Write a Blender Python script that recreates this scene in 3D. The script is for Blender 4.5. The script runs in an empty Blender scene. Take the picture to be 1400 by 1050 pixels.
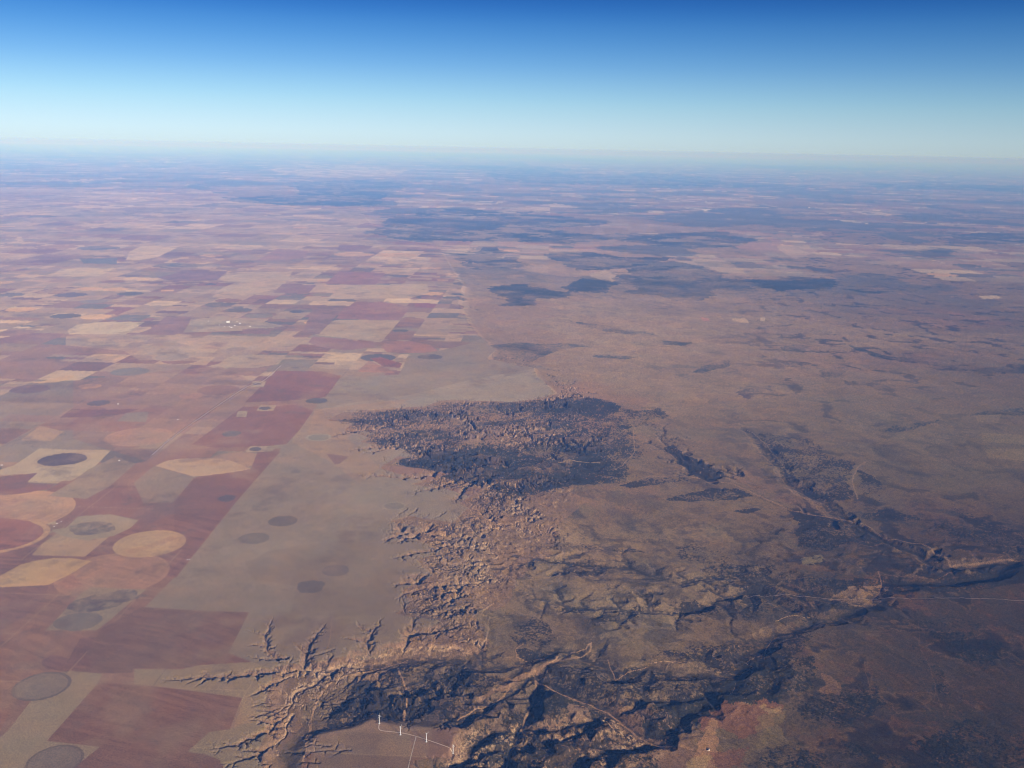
import bpy, math, random
import numpy as np
from math import radians as RAD

random.seed(7)
f4 = np.float32
D = bpy.data
SC = bpy.context.scene
COL = SC.collection

# ------------------------------------------------------------------ camera geometry
H = 6000.0                      # flying height above the high plain (z = 0), metres
F = 1335.0                      # focal length in photograph pixels (1400 wide)
ROLL = math.atan(0.0205)
PITCH = math.atan((525 - 203) * math.cos(ROLL) / F)
CR, SR, CP, SP = math.cos(ROLL), math.sin(ROLL), math.cos(PITCH), math.sin(PITCH)


def at(px, py, z=0.0):
    """the point of the level z that stands at a pixel of the photograph"""
    a, b = px - 700.0, 525.0 - py
    u, v = a * CR - b * SR, a * SR + b * CR
    X, Y, Z = u, F * CP + v * SP, -F * SP + v * CP
    t = (z - H) / Z
    return X * t, Y * t


def pix(X, Y, Z):
    Zr = Z - H
    dep = Y * CP - Zr * SP
    dep = np.maximum(dep, 1.0)
    u = X / dep * F
    v = (Y * SP + Zr * CP) / dep * F
    return 700.0 + u * CR + v * SR, 525.0 - (-u * SR + v * CR)


# ------------------------------------------------------------------ noise
def _hash(ix, iy, seed):
    h = ix.astype(np.uint32) * np.uint32(374761393) + iy.astype(np.uint32) * np.uint32(668265263) + np.uint32((seed * 974634777) & 0xffffffff)
    h = (h ^ (h >> np.uint32(13))) * np.uint32(1274126177)
    h ^= h >> np.uint32(16)
    return (h & np.uint32(0xffff)).astype(f4) / f4(65535.0)


def vnoise(x, y, seed=0):
    xf, yf = np.floor(x), np.floor(y)
    ix, iy = xf.astype(np.int64), yf.astype(np.int64)
    fx, fy = (x - xf).astype(f4), (y - yf).astype(f4)
    fx = fx * fx * (3 - 2 * fx)
    fy = fy * fy * (3 - 2 * fy)
    a, b = _hash(ix, iy, seed), _hash(ix + 1, iy, seed)
    c, d = _hash(ix, iy + 1, seed), _hash(ix + 1, iy + 1, seed)
    return (a + (b - a) * fx) * (1 - fy) + (c + (d - c) * fx) * fy


def fbm(x, y, wl, octs=4, seed=0, sp=None, gain=0.55, ridged=False):
    """-1 .. 1 noise of the largest wavelength wl metres; waves finer than the mesh fade out"""
    s, tot, amp, w = 0.0, 0.0, 1.0, wl
    for k in range(octs):
        n = vnoise(x / w + 17.3 * k, y / w - 9.1 * k, seed + k) * 2 - 1
        if ridged:
            n = 1 - 2 * np.abs(n)
        if sp is not None:
            n = n * np.clip(w / sp - 1.0, 0, 1)
        s = s + n * amp
        tot += amp
        amp *= gain
        w *= 0.5
    return (s / tot).astype(f4)


def smooth(e0, e1, x):
    t = np.clip((x - e0) / (e1 - e0), 0, 1)
    return t * t * (3 - 2 * t)


def inpoly(X, Y, poly):
    m = np.zeros(X.shape, bool)
    n = len(poly)
    for i in range(n):
        x0, y0 = poly[i]
        x1, y1 = poly[(i + 1) % n]
        if y0 == y1:
            continue
        c = ((Y < y0) != (Y < y1))
        m ^= c & (X < (x1 - x0) * (Y - y0) / (y1 - y0) + x0)
    return m


# ------------------------------------------------------------------ the one big sheet of land: a fan of rings
STEP = 0.036
th = np.concatenate([np.arange(-180, -35.5, 4.0), np.arange(-35, 35.0001, STEP), np.arange(40, 180, 4.0)])
dep = np.arange(39.5, 0.24, -STEP)
rr = np.concatenate([[40, 400, 1200, 2200, 3300, 4400, 5500, 6400], H / np.tan(np.radians(dep))])
NA, NR = len(th), len(rr)
TH, RR = np.meshgrid(np.radians(th), rr)
X = RR * np.sin(TH)
Y = RR * np.cos(TH)
SPC = (RR * RAD(STEP) * np.sqrt(np.maximum(RR / H, 1)) * .8).astype(f4)   # mesh spacing
NEAR = RR < 90000

# ------------------------------------------------------------------ high plain and its rim (photo pixels)
PLATEAU = [(-1500, 1400), (395, 1400), (372, 1100), (356, 1050), (352, 1020), (372, 985), (356, 960), (366, 938), (372, 908), (398, 905), (430, 906), (470, 896),
           (515, 892), (560, 868), (600, 848), (560, 842), (541, 838), (560, 822), (545, 806), (590, 786), (566, 764), (600, 752), (560, 735), (585, 722),
           (530, 712), (560, 704), (618, 712), (640, 694), (622, 688), (658, 668), (600, 668), (560, 662), (610, 646), (570, 640), (520, 636), (560, 622), (545, 612), (490, 604),
           (510, 590), (470, 590), (480, 578), (446, 574), (470, 562), (500, 560), (545, 556), (580, 556), (600, 547), (640, 547), (700, 549), (730, 545), (760, 537), (735, 515), (728, 503),
           (690, 495), (665, 490), (676, 478), (655, 460), (640, 440), (625, 415), (632, 390), (612, 360), (600, 340), (560, 330), (520, 318),
           (500, 300), (490, 285), (450, 280), (380, 280), (330, 270), (250, 255), (-1500, 262)]
MESA = [(414, 1050), (421, 1022), (430, 1006), (452, 1000), (482, 996), (512, 984), (535, 989), (560, 993), (600, 994), (626, 993), (629, 1010), (624, 1029),
        (600, 1033), (572, 1036), (562, 1046), (575, 1070), (590, 1110), (560, 1250), (390, 1250), (400, 1100)]
RIMS = [[at(*p) for p in PLATEAU], [at(*p) for p in MESA]]


def segdist(X, Y, ax, ay, bx, by):
    dx, dy = bx - ax, by - ay
    l2 = dx * dx + dy * dy + 1e-9
    t = np.clip(((X - ax) * dx + (Y - ay) * dy) / l2, 0, 1)
    return np.hypot(X - ax - t * dx, Y - ay - t * dy), t


RUGGED = [([(470, 690), (640, 675), (760, 700), (800, 740), (700, 800), (640, 850), (560, 870), (500, 840)], 1.0), ([(470, 630), (700, 625), (800, 660), (760, 720), (600, 715), (500, 690)], .9),
          ([(420, 530), (560, 525), (700, 530), (760, 520), (860, 540), (700, 600), (600, 640), (480, 640)], .45), ([(360, 830), (480, 830), (600, 830), (670, 840), (660, 890), (560, 905), (400, 915)], .8)]


def zbase_of(X, Y):
    """broad relief only: 0 on the high plain, falling away beyond its rim"""
    best = np.full(X.shape, 1e9)
    for poly in RIMS:
        n = len(poly)
        d = np.full(X.shape, 1e9)
        for i in range(n):
            a, b = poly[i], poly[(i + 1) % n]
            if math.hypot(*a) > 9e4 and math.hypot(*b) > 9e4:
                continue
            d = np.minimum(d, segdist(X, Y, a[0], a[1], b[0], b[1])[0])
        d = np.where(inpoly(X, Y, poly), -d, d)
        best = np.minimum(best, d)
    d = best
    qx, qy = pix(X, Y, -40.0)
    rug = np.zeros(X.shape)
    for poly, k in RUGGED:
        rug = np.maximum(rug, inpoly(qx, qy, poly) * k)
    z2 = np.where(d <= 0, 0.0, -14 * smooth(0, 60, d) - 76 * smooth(0, 1150, d) - 70 * (1 - np.exp(-np.maximum(d - 300, 0) / 5500.0)))
    z = np.where(d <= 0, 0.0, -55 * smooth(0, 210, d) - 30 * smooth(120, 900, d) - 85 * (1 - np.exp(-np.maximum(d - 100, 0) / 5500.0)))
    z = z * (1 - rug) + z2 * rug
    return z.astype(f4), d.astype(f4)


wx = fbm(X, Y, 700, 4, 11, SPC)
wy = fbm(X, Y, 700, 4, 23, SPC)
ZB, DRIM = zbase_of(X + wx * 55, Y + wy * 55)
ZL = np.where(DRIM > 0, ZB, 0)
LOW = smooth(60, 500, DRIM)          # 1 on the low country
PX, PY = pix(X, Y, ZB)


badl = np.zeros(X.shape, f4)
for poly, k in (([(215, 835), (470, 835), (560, 838), (640, 830), (660, 880), (600, 905), (560, 905), (480, 920), (420, 960), (380, 1060), (270, 1060), (270, 1010), (345, 960), (215, 945)], .85), ([(500, 700), (640, 680), (760, 720), (720, 780), (680, 830), (600, 840), (500, 830)], 1.0),
                ([(430, 550), (520, 540), (640, 530), (800, 520), (900, 550), (780, 610), (620, 620), (520, 650), (600, 690), (480, 690)], 1.0), ([(480, 640), (700, 640), (820, 680), (740, 740), (600, 720), (540, 690)], 1.0), ([(620, 1000), (800, 970), (900, 1020), (880, 1100), (600, 1100)], .7),
                ([(620, 410), (760, 400), (760, 500), (660, 500)], .6)):
    m = inpoly(PX + wx * 40, PY + wy * 14, poly)
    badl = np.maximum(badl, m.astype(f4) * k)
BASIN = np.zeros(X.shape, f4)
for poly, k in (([(450, 570), (560, 552), (760, 540), (880, 560), (868, 650), (700, 680), (560, 640)], 1.0), ([(620, 990), (740, 930), (940, 900), (1110, 890), (1110, 950), (900, 1030), (900, 1150), (600, 1150)], .8),
                ([(430, 1000), (520, 920), (700, 910), (640, 990)], .8), ([(1040, 590), (1180, 620), (1170, 690), (1080, 670)], .55), ([(900, 605), (990, 640), (980, 660), (930, 650)], .6), ([(900, 670), (1030, 665), (1030, 690), (910, 690)], .5),
                ([(1080, 700), (1400, 740), (1400, 820), (1180, 815), (1000, 800)], .6), ([(730, 760), (1010, 800), (1000, 845), (760, 850)], .5)):
    BASIN = np.maximum(BASIN, inpoly(PX + wx * 45, PY + wy * 16, poly).astype(f4) * k)


def blur(a, n):
    for ax in (0, 1, 0, 1):
        p = np.pad(a, [(n + 1, n) if k == ax else (0, 0) for k in (0, 1)], mode='edge')
        c = np.cumsum(p, axis=ax, dtype=np.float64)
        hi = [slice(None)] * 2
        lo = [slice(None)] * 2
        hi[ax], lo[ax] = slice(2 * n + 1, None), slice(0, -(2 * n + 1))
        a = ((c[tuple(hi)] - c[tuple(lo)]) / (2 * n + 1)).astype(f4)
    return a


BASIN = blur(BASIN, 22)
hill = fbm((X + wx * 160) * .5 - .25 * Y, (Y + wy * 160) * .8, 640, 6, 301, SPC, .58, True)
HILL = (np.clip(hill + .3, 0, 1) * 82 * BASIN * smooth(40, 260, DRIM)).astype(f4)
rugm = np.zeros(X.shape, f4)
for poly, k in RUGGED:
    rugm = np.maximum(rugm, inpoly(PX + wx * 40, PY + wy * 14, poly).astype(f4) * k)
rugm = blur(rugm, 12)
HILL = HILL + np.clip(fbm(X + wx * 60, Y + wy * 60, 300, 5, 331, SPC, .65, True) + .3, 0, 1) * 30 * rugm * smooth(20, 220, DRIM)
ZB = ZB + HILL
PX, PY = pix(X, Y, ZB)


def zb1(x, y):
    z, d = zbase_of(np.array([x]), np.array([y]))
    return float(z[0])


# ------------------------------------------------------------------ streams: traced trunks, grown side gullies
SEG = []                             # (ax, ay, az, bx, by, bz, slope, floor, reach)
rnd = random.Random(5)


def trunk(px, z0, z1, slope, floor, spacing, length, levels, lean=1.0, rough=1.0):
    """px: pixels from the head (z0) to the mouth (z1)"""
    n = len(px)
    if slope >= .45:
        slope, spacing, length, floor = slope * 1.55, spacing * .55, length * .72, floor * .7
        levels += 1 if levels == 2 and px[0][1] > 640 else 0
    pts = []
    for i, (a, b) in enumerate(px):
        t = i / (n - 1)
        z = z0 + (z1 - z0) * t ** 0.75
        x, y = at(a, b, z)
        pts.append((x, y, z))
    # subdivide with a little wander
    for _ in range(3):
        out = [pts[0]]
        for p, q in zip(pts, pts[1:]):
            L = math.hypot(q[0] - p[0], q[1] - p[1])
            k = rnd.uniform(-.13, .13) * L * rough
            mx, my = (p[0] + q[0]) / 2 - (q[1] - p[1]) / max(L, 1) * k, (p[1] + q[1]) / 2 + (q[0] - p[0]) / max(L, 1) * k
            out += [(mx, my, (p[2] + q[2]) / 2), q]
        pts = out
    emit(pts, slope, floor)
    if levels:
        branch(pts, slope, spacing, length, levels)
    return pts


def emit(pts, slope, floor):
    for p, q in zip(pts, pts[1:]):
        SEG.append((*p, *q, slope, floor))


def branch(pts, slope, spacing, length, levels):
    acc, nxt, side = 0.0, spacing * rnd.random(), 1
    for p, q in zip(pts, pts[1:]):
        L = math.hypot(q[0] - p[0], q[1] - p[1])
        while nxt < acc + L:
            t = (nxt - acc) / max(L, 1e-6)
            x, y, z = [p[k] + (q[k] - p[k]) * t for k in range(3)]
            up = math.atan2(p[1] - q[1], p[0] - q[0])
            side = -side if rnd.random() < .8 else side
            ang = up + side * RAD(rnd.uniform(38, 80))
            Lb = length * rnd.uniform(.45, 1.25)
            ns = 4
            b = [(x, y, z)]
            hx, hy, a = x, y, ang
            for k in range(ns):
                a += rnd.uniform(-.38, .38)
                hx += math.cos(a) * Lb / ns
                hy += math.sin(a) * Lb / ns
                b.append((hx, hy, 0))
            ze = zb1(hx, hy)
            ze = min(max(ze, z + 3), z + .55 * Lb)
            b = [(bx, by, z + (ze - z) * (i / ns) ** 1.35) for i, (bx, by, _) in enumerate(b)]
            emit(b, slope * rnd.uniform(.9, 1.15), 0)
            if levels > 1:
                branch(b[::-1], slope, spacing * .62, length * .45, levels - 1)
            nxt += spacing * rnd.uniform(.55, 1.5)
        acc += L


C_ = .62
# the long canyon into the red fields, and the ones by it
trunk([(222, 929), (240, 931), (262, 931), (290, 929), (320, 930), (350, 927), (375, 923), (404, 919), (440, 921), (480, 916), (505, 914)], -3, -105, .75, 3, 110, 240, 2)
trunk([(252, 938), (262, 934), (272, 930)], -4, -38, .75, 0, 200, 90, 0)
trunk([(266, 940), (276, 935), (285, 930)], -4, -45, .75, 0, 200, 90, 0)
trunk([(282, 1023), (305, 1024), (330, 1018), (352, 1010), (372, 1000), (392, 978), (401, 962), (404, 950), (423, 943), (440, 930), (460, 921)], -3, -115, .66, 4, 140, 320, 2)
trunk([(300, 1046), (330, 1042), (352, 1036), (375, 1020), (392, 1000), (400, 980)], -4, -90, .66, 2, 150, 260, 2)
trunk([(318, 1075), (350, 1062), (380, 1040), (400, 1012), (412, 990), (430, 970), (452, 955), (476, 938), (500, 924), (520, 915)], -10, -112, .7, 4, 150, 240, 2)
trunk([(340, 955), (358, 948), (380, 936), (400, 926)], -6, -80, .66, 0, 120, 200, 1)
trunk([(352, 965), (375, 955), (395, 945), (410, 940)], -6, -80, .66, 0, 120, 200, 1)
trunk([(356, 985), (380, 975), (398, 966)], -6, -90, .66, 0, 120, 200, 1)
# the three tree-shaped heads
trunk([(373, 842), (371, 852), (368, 864), (366, 880), (368, 893), (378, 903), (390, 905)], -3, -62, .72, 3, 85, 170, 2)
trunk([(332, 858), (345, 866), (358, 869), (367, 870)], -3, -42, .72, 0, 90, 120, 1)
trunk([(337, 884), (350, 884), (366, 886)], -4, -50, .72, 0, 90, 110, 1)
trunk([(333, 896), (350, 902), (370, 904), (380, 905)], -4, -58, .72, 0, 90, 120, 1)
trunk([(448, 851), (440, 862), (431, 874), (422, 888), (418, 900), (416, 914)], -3, -72, .68, 3, 85, 190, 2)
trunk([(402, 876), (410, 888), (418, 896)], -4, -62, .68, 0, 90, 120, 1)
trunk([(525, 843), (519, 856), (508, 868), (501, 880), (505, 893), (512, 905)], -3, -72, .66, 3, 85, 190, 2)
trunk([(487, 850), (493, 858), (505, 866)], -4, -46, .66, 0, 80, 130, 1)
trunk([(465, 872), (480, 876), (500, 880)], -6, -58, .66, 0, 80, 130, 1)
trunk([(575, 842), (565, 855), (556, 870), (555, 885), (548, 900)], -8, -88, .5, 3, 110, 230, 2)
trunk([(640, 850), (615, 862), (590, 868), (560, 872)], -40, -86, .45, 3, 110, 200, 2)
# scarp gullies farther up
for px in ([(516, 722), (545, 727), (570, 731), (600, 733), (640, 738)], [(514, 742), (530, 740), (545, 736), (560, 733)], [(540, 744), (552, 739), (570, 736)],
           [(596, 713), (590, 722), (584, 731)], [(548, 714), (546, 722), (550, 730)], [(528, 765), (545, 763), (560, 760), (590, 757), (610, 748), (650, 750), (700, 756)],
           [(536, 819), (550, 815), (566, 810), (582, 806), (610, 802), (650, 800), (690, 790)], [(534, 800), (552, 801), (570, 800)], [(552, 784), (566, 792), (572, 800)], [(580, 788), (573, 796), (570, 803)],
           [(566, 827), (580, 822), (600, 815), (630, 808)], [(586, 783), (600, 779), (620, 780), (650, 784), (700, 790)]):
    trunk(px, -4, -95, .58, 3, 150, 330, 2)
for px in ([(484, 648), (500, 652), (520, 652), (545, 656), (575, 655), (590, 652), (610, 646), (640, 640), (690, 636)], [(553, 677), (575, 673), (596, 669), (612, 663), (640, 655), (672, 652)],
           [(622, 690), (628, 680), (640, 668), (652, 658)], [(618, 711), (640, 712), (660, 719), (690, 718), (735, 723), (760, 735)], [(620, 702), (650, 708), (672, 716)], [(652, 690), (656, 700), (668, 712)],
           [(650, 690), (680, 692), (700, 700), (740, 712)], [(690, 676), (700, 668), (740, 662), (790, 655)]):
    trunk(px, -4, -110, .6, 3, 170, 360, 2)
# the dark basin and the main valley
trunk([(436, 568), (470, 574), (520, 585), (560, 598), (620, 612), (680, 620), (740, 628), (800, 640), (850, 652), (880, 655), (930, 655), (1000, 668), (1045, 685), (1085, 702), (1150, 711), (1185, 728), (1210, 742), (1250, 757), (1290, 780), (1340, 775), (1400, 766), (1500, 765)], -5, -205, .34, 25, 420, 430, 2)
for px in ([(546, 552), (545, 562), (536, 572), (530, 586)], [(470, 618), (500, 615), (540, 612), (600, 612)], [(448, 600), (480, 592), (520, 590)], [(492, 622), (520, 618), (548, 614), (590, 616)],
           [(545, 620), (570, 616), (600, 618), (650, 622)], [(540, 632), (570, 632), (600, 634), (650, 634), (700, 640)], [(604, 545), (612, 556), (640, 575), (680, 600)], [(650, 552), (668, 575), (700, 600), (720, 615)],
           [(745, 540), (752, 560), (752, 585), (748, 610), (760, 630)], [(800, 540), (790, 560), (775, 590), (770, 620)], [(850, 556), (835, 580), (815, 600), (800, 625)], [(565, 556), (580, 570), (620, 590), (660, 605)],
           [(500, 562), (520, 572), (545, 588)], [(690, 548), (700, 562), (720, 590), (735, 615)]):
    trunk(px, -6, -115, .5, 4, 210, 420, 2)
trunk([(1016, 586), (1035, 602), (1052, 625), (1072, 655), (1100, 678), (1130, 690), (1150, 708)], -150, -182, .2, 30, 340, 360, 2)
trunk([(905, 560), (908, 590), (918, 620), (940, 645), (975, 662)], -110, -160, .3, 10, 260, 500, 2)
trunk([(910, 612), (930, 622), (960, 640), (1010, 652)], -125, -165, .34, 4, 200, 360, 2)
# lower country
trunk([(690, 762), (750, 768), (800, 775), (860, 778), (930, 800), (1000, 792), (1060, 800), (1130, 818), (1190, 830)], -95, -190, .2, 8, 300, 600, 2)
trunk([(720, 810), (780, 832), (830, 832), (880, 838), (950, 836), (990, 820), (1040, 812), (1080, 836)], -100, -185, .26, 6, 260, 520, 2)
trunk([(505, 914), (560, 905), (610, 903), (660, 915), (720, 905), (760, 890), (790, 893), (830, 912), (840, 930), (890, 915), (940, 925), (1000, 925), (1020, 910), (1015, 898), (1040, 890), (1062, 868), (1110, 850), (1150, 845), (1190, 825), (1205, 800), (1300, 800), (1400, 768)], -105, -186, .22, 20, 320, 560, 2)
trunk([(440, 985), (470, 965), (500, 945), (520, 925), (545, 912)], -60, -120, .45, 3, 150, 300, 2)
trunk([(500, 980), (530, 965), (555, 950), (600, 935), (640, 915)], -60, -130, .45, 3, 150, 300, 2)
trunk([(560, 985), (575, 970), (605, 955), (625, 935), (640, 905)], -60, -130, .45, 3, 150, 280, 2)
trunk([(628, 993), (660, 975), (690, 955), (715, 935), (735, 922)], -70, -140, .4, 12, 170, 300, 2)
trunk([(690, 1060), (700, 1020), (718, 985), (728, 955), (735, 925)], -110, -150, .4, 10, 170, 320, 2)
trunk([(640, 1040), (670, 1005), (720, 998), (760, 1000), (800, 990), (850, 975), (880, 962), (940, 960), (985, 950)], -100, -152, .36, 8, 190, 260, 2)
trunk([(600, 1060), (660, 1035), (720, 1030), (780, 1010), (830, 985), (870, 965)], -90, -155, .45, 6, 160, 280, 2)
trunk([(735, 930), (770, 946), (810, 962), (845, 985), (870, 1005), (900, 1018)], -140, -160, .25, 10, 200, 300, 1)
trunk([(760, 1070), (800, 1040), (850, 1030), (900, 1010), (930, 985), (960, 965)], -136, -150, .3, 4, 190, 260, 1)
# short gullies all along the broken rim
for poly in RIMS:
    nP = len(poly)
    area = sum(poly[i][0] * poly[(i + 1) % nP][1] - poly[(i + 1) % nP][0] * poly[i][1] for i in range(nP))
    sg = 1 if area > 0 else -1
    for i in range(nP):
        a, b = poly[i], poly[(i + 1) % nP]
        L = math.hypot(b[0] - a[0], b[1] - a[1])
        if max(math.hypot(*a), math.hypot(*b)) > 42000 or min(math.hypot(*a), math.hypot(*b)) < 7200 or L > 9000:
            continue
        nx, ny = sg * (b[1] - a[1]) / L, -sg * (b[0] - a[0]) / L
        sc = max(1.0, math.hypot(*a) / 15000)
        d = rnd.uniform(0, 90)
        while d < L:
            x, y = a[0] + (b[0] - a[0]) * d / L, a[1] + (b[1] - a[1]) * d / L
            turn = rnd.uniform(-.7, .7)
            c_, s_ = math.cos(turn), math.sin(turn)
            ux, uy = nx * c_ - ny * s_, nx * s_ + ny * c_
            out_, in_ = rnd.uniform(240, 950) * sc ** .5, rnd.uniform(-60, 210) * sc ** .5
            if poly is RIMS[1]:
                out_, in_ = out_ * .6, rnd.uniform(-60, 25)
            mx_, my_ = x + ux * out_, y + uy * out_
            zm = zb1(mx_, my_) - rnd.uniform(8, 22)
            pts = []
            for k in range(6):
                t = k / 5
                w = rnd.uniform(-26, 26) if 0 < k < 5 else 0
                pts.append((x + ux * (out_ - (out_ + in_) * (1 - t)) - uy * w, y + uy * (out_ - (out_ + in_) * (1 - t)) + ux * w, zm * t ** .8 - 1))
            emit(pts, rnd.uniform(.7, 1.0), 1)
            branch(pts, .9, 75 * sc ** .5, 170 * sc ** .5, 2 if sc < 1.6 else 1)
            d += rnd.uniform(60, 160) * sc

ZC = np.full(X.shape, 1e6, f4)
HB = np.full(X.shape, 1e3, f4)       # height above the nearest gully floor
XW = X + wx * 20 + fbm(X, Y, 120, 3, 31, SPC) * 12
YW = Y + wy * 20 + fbm(X, Y, 120, 3, 37, SPC) * 12
thr = np.radians(th)
RIL = fbm(X, Y, 130, 4, 311, SPC, .7, True)
sa = np.array(SEG)
zba, _ = zbase_of(sa[:, 0], sa[:, 1])
zbb, _ = zbase_of(sa[:, 3], sa[:, 4])
deep = np.maximum(np.maximum(zba - sa[:, 2], zbb - sa[:, 5]), 4) + 26
for (ax, ay, az, bx, by, bz, s, fl), dp in zip(SEG, deep):
    cx, cy = (ax + bx) / 2, (ay + by) / 2
    rc = math.hypot(cx, cy)
    Rb = math.hypot(bx - ax, by - ay) / 2 + min(900, dp / s) + fl + 30
    if rc < 3000 or rc > 120000:
        continue
    ac, aw = math.atan2(cx, cy), math.asin(min(1, Rb / rc))
    i0, i1 = np.searchsorted(thr, [ac - aw, ac + aw])
    j0, j1 = np.searchsorted(rr, [rc - Rb, rc + Rb])
    if i1 <= i0 or j1 <= j0:
        continue
    d, t = segdist(XW[j0:j1, i0:i1], YW[j0:j1, i0:i1], ax, ay, bx, by)
    e = np.maximum(d - fl, 0)
    q_ = e / min(900, dp / s)
    zc = az + (bz - az) * t + s * e * (1 + .35 * RIL[j0:j1, i0:i1]) + 110 * smooth(.55, 1.0, q_)
    b = ZC[j0:j1, i0:i1]
    hb = HB[j0:j1, i0:i1]
    w_ = zc < b
    hb[w_] = (s * e)[w_]
    np.minimum(b, zc.astype(f4), out=b)
NSEG = len(SEG)

und = fbm(X, Y, 2600, 7, 41, SPC, .6) * 15 + fbm(X + .6 * Y, Y * .5, 520, 6, 47, SPC, .7, ridged=True) * 15
und = und * LOW * np.where(NEAR, 1, 0)
Z = np.minimum(ZB + und, np.maximum(ZC, -260))
Z = Z + badl * smooth(3, 20, (ZB + und) - Z) * RIL * 8.0
CUT = smooth(4, 25, (ZB + und) - Z)
LOW_ANY = np.clip(CUT + LOW, 0, 1)       # how far the gullies have bitten in

# ------------------------------------------------------------------ land cover
RED = (.168, .083, .062)
DRED = (.135, .062, .056)
BROWN = (.20, .112, .085)
PINK = (.265, .175, .135)
TAN = (.45, .29, .175)
PALE = (.36, .28, .215)
GTAN = (.235, .185, .145)
GREY = (.18, .152, .135)
DGREY = (.115, .10, .10)
BLUE = (.075, .075, .09)
DARK = (.045, .045, .055)
CR_ = np.zeros(X.shape + (3,), f4)
ID = np.zeros(X.shape, np.int32)     # which piece of land a place belongs to


def put(mask, col, k=1.0):
    c = np.array(col, f4)
    if mask.dtype == bool:
        CR_[mask] = CR_[mask] * (1 - k) + c * k
    else:
        m = (mask * k)[..., None]
        CR_[...] = CR_ * (1 - m) + c * m


SUB = {}


def block(x0, x1, y0, y1):
    """rows and columns of the fan that can show inside a pixel box"""
    key = (x0, x1, y0, y1)
    m = (PX >= x0) & (PX <= x1) & (PY >= y0) & (PY <= y1) & (np.abs(TH) < 0.66)
    j = np.flatnonzero(m.any(1))
    i = np.flatnonzero(m.any(0))
    if len(j) == 0 or len(i) == 0:
        return None
    return slice(j[0], j[-1] + 1), slice(i[0], i[-1] + 1)


# --- random mile squares for the far country
g = RAD(2.0)
GX = X * math.cos(g) - Y * math.sin(g)
GY = X * math.sin(g) + Y * math.cos(g)
CELL = 1085.0


def hcell(ix, iy, s):
    return _hash(ix.astype(np.int64), iy.astype(np.int64), s)


def patches(seed, pal, cell=CELL):
    ix, iy = np.floor(GX / cell), np.floor(GY / cell)
    fx, fy = GX / cell - ix, GY / cell - iy
    # join some squares in pairs and fours
    h0 = hcell(np.floor(ix / 2), np.floor(iy / 2), seed)
    jx = np.where((h0 < .55), np.floor(ix / 2) * 2, ix)
    jy = np.where((h0 < .30), np.floor(iy / 2) * 2, iy)
    # split others
    h1 = hcell(ix, iy, seed + 1)
    qx = np.where((h1 > .80), np.floor(fx * 2), 0) * .25
    qy = np.where((h1 > .62) & (h1 < .93), np.floor(fy * (2 + 2 * (h1 > .8))), 0) * .125
    key_x = np.floor((jx + qx) * 8)
    key_y = np.floor((jy + qy) * 8)
    hv = hcell(key_x, key_y, seed + 2)
    jit = hcell(key_x, key_y, seed + 3)
    out = np.zeros(X.shape + (3,), f4)
    acc = 0.0
    for w, c in pal:
        m = (hv >= acc) & (hv < acc + w)
        out[m] = c
        acc += w
    out *= (.86 + .28 * jit)[..., None]
    # a round field here and there
    hp = hcell(ix, iy, seed + 5)
    hr = hcell(ix, iy, seed + 6)
    rad = np.where(hp < .10, .47, np.where(hp < .17, .25, 0))
    dd = np.hypot(fx - .5, fy - .5)
    m = dd < rad
    k = np.array([DGREY, GREY, PINK, TAN, BLUE, BROWN], f4)
    out[m] = k[np.minimum((hr[m] * 6).astype(int), 5)]
    return out


NEARPAL = [(.32, BROWN), (.2, RED), (.12, PINK), (.16, GTAN), (.1, GREY), (.06, PALE), (.04, DGREY)]
FARPAL = [(.25, (.31, .225, .18)), (.2, (.25, .185, .15)), (.14, (.20, .125, .11)), (.10, (.17, .09, .085)), (.08, (.14, .085, .085)), (.12, (.40, .30, .235)), (.07, GREY), (.04, (.12, .11, .115))]
pn = patches(101, NEARPAL)
pf = patches(211, FARPAL, 1085.0)
pg = patches(223, FARPAL, 2450.0)
ph = patches(229, FARPAL, 5600.0)
w2 = smooth(38000, 60000, RR)[..., None]
w3 = smooth(90000, 150000, RR)[..., None]
pf = pf * (1 - w2) + (pg * .75 + pf * .25) * w2
pf = pf * (1 - w3) + (ph * .8 + pg * .2) * w3
wn = smooth(20000, 27000, RR)[..., None]
CR_[...] = pn * (1 - wn) + pf * wn
wood = fbm(X, Y, 9000, 8, 71, SPC, .62)
put(smooth(.05, .35, wood) * smooth(45000, 90000, RR) * .45, (.10, .10, .10))

# --- low country
esc = np.maximum(1.0, RR / 14000.0) ** 1.6
lowm = smooth(-30, 60, DRIM / esc + fbm(X, Y, 5200, 7, 79, SPC, .66) * 170 * smooth(26000, 40000, RR))
LOWM = lowm
n1 = fbm(X, Y, 4200, 7, 81, SPC, .62)
n2 = fbm(X + .5 * Y, .6 * Y, 900, 6, 87, SPC, .66)
n3 = fbm(X, Y, 160, 3, 91, SPC)
GRASS = np.array((.155, .105, .066), f4)
low = np.zeros_like(CR_)
fars = 1 - .65 * smooth(17000, 26000, RR)
low[...] = GRASS
def mixl(m, c, k=1.0):
    m = (np.clip(m, 0, 1) * k)[..., None]
    low[...] = low * (1 - m) + np.array(c, f4) * m
mixl(smooth(-.1, .4, n1), (.235, .165, .11), .7)
mixl(smooth(.0, .5, n2), (.145, .112, .078), .7)
mixl(smooth(.15, .5, -n1 + n2 * .4), (.20, .105, .078), .6)
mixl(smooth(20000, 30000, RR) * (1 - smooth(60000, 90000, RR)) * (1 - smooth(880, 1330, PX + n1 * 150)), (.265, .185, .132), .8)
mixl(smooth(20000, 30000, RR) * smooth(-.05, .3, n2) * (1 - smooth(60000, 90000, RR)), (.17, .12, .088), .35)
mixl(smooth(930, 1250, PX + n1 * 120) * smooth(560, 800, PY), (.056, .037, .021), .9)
mot = fbm(X, Y, 420, 6, 99, SPC, .82)
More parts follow.
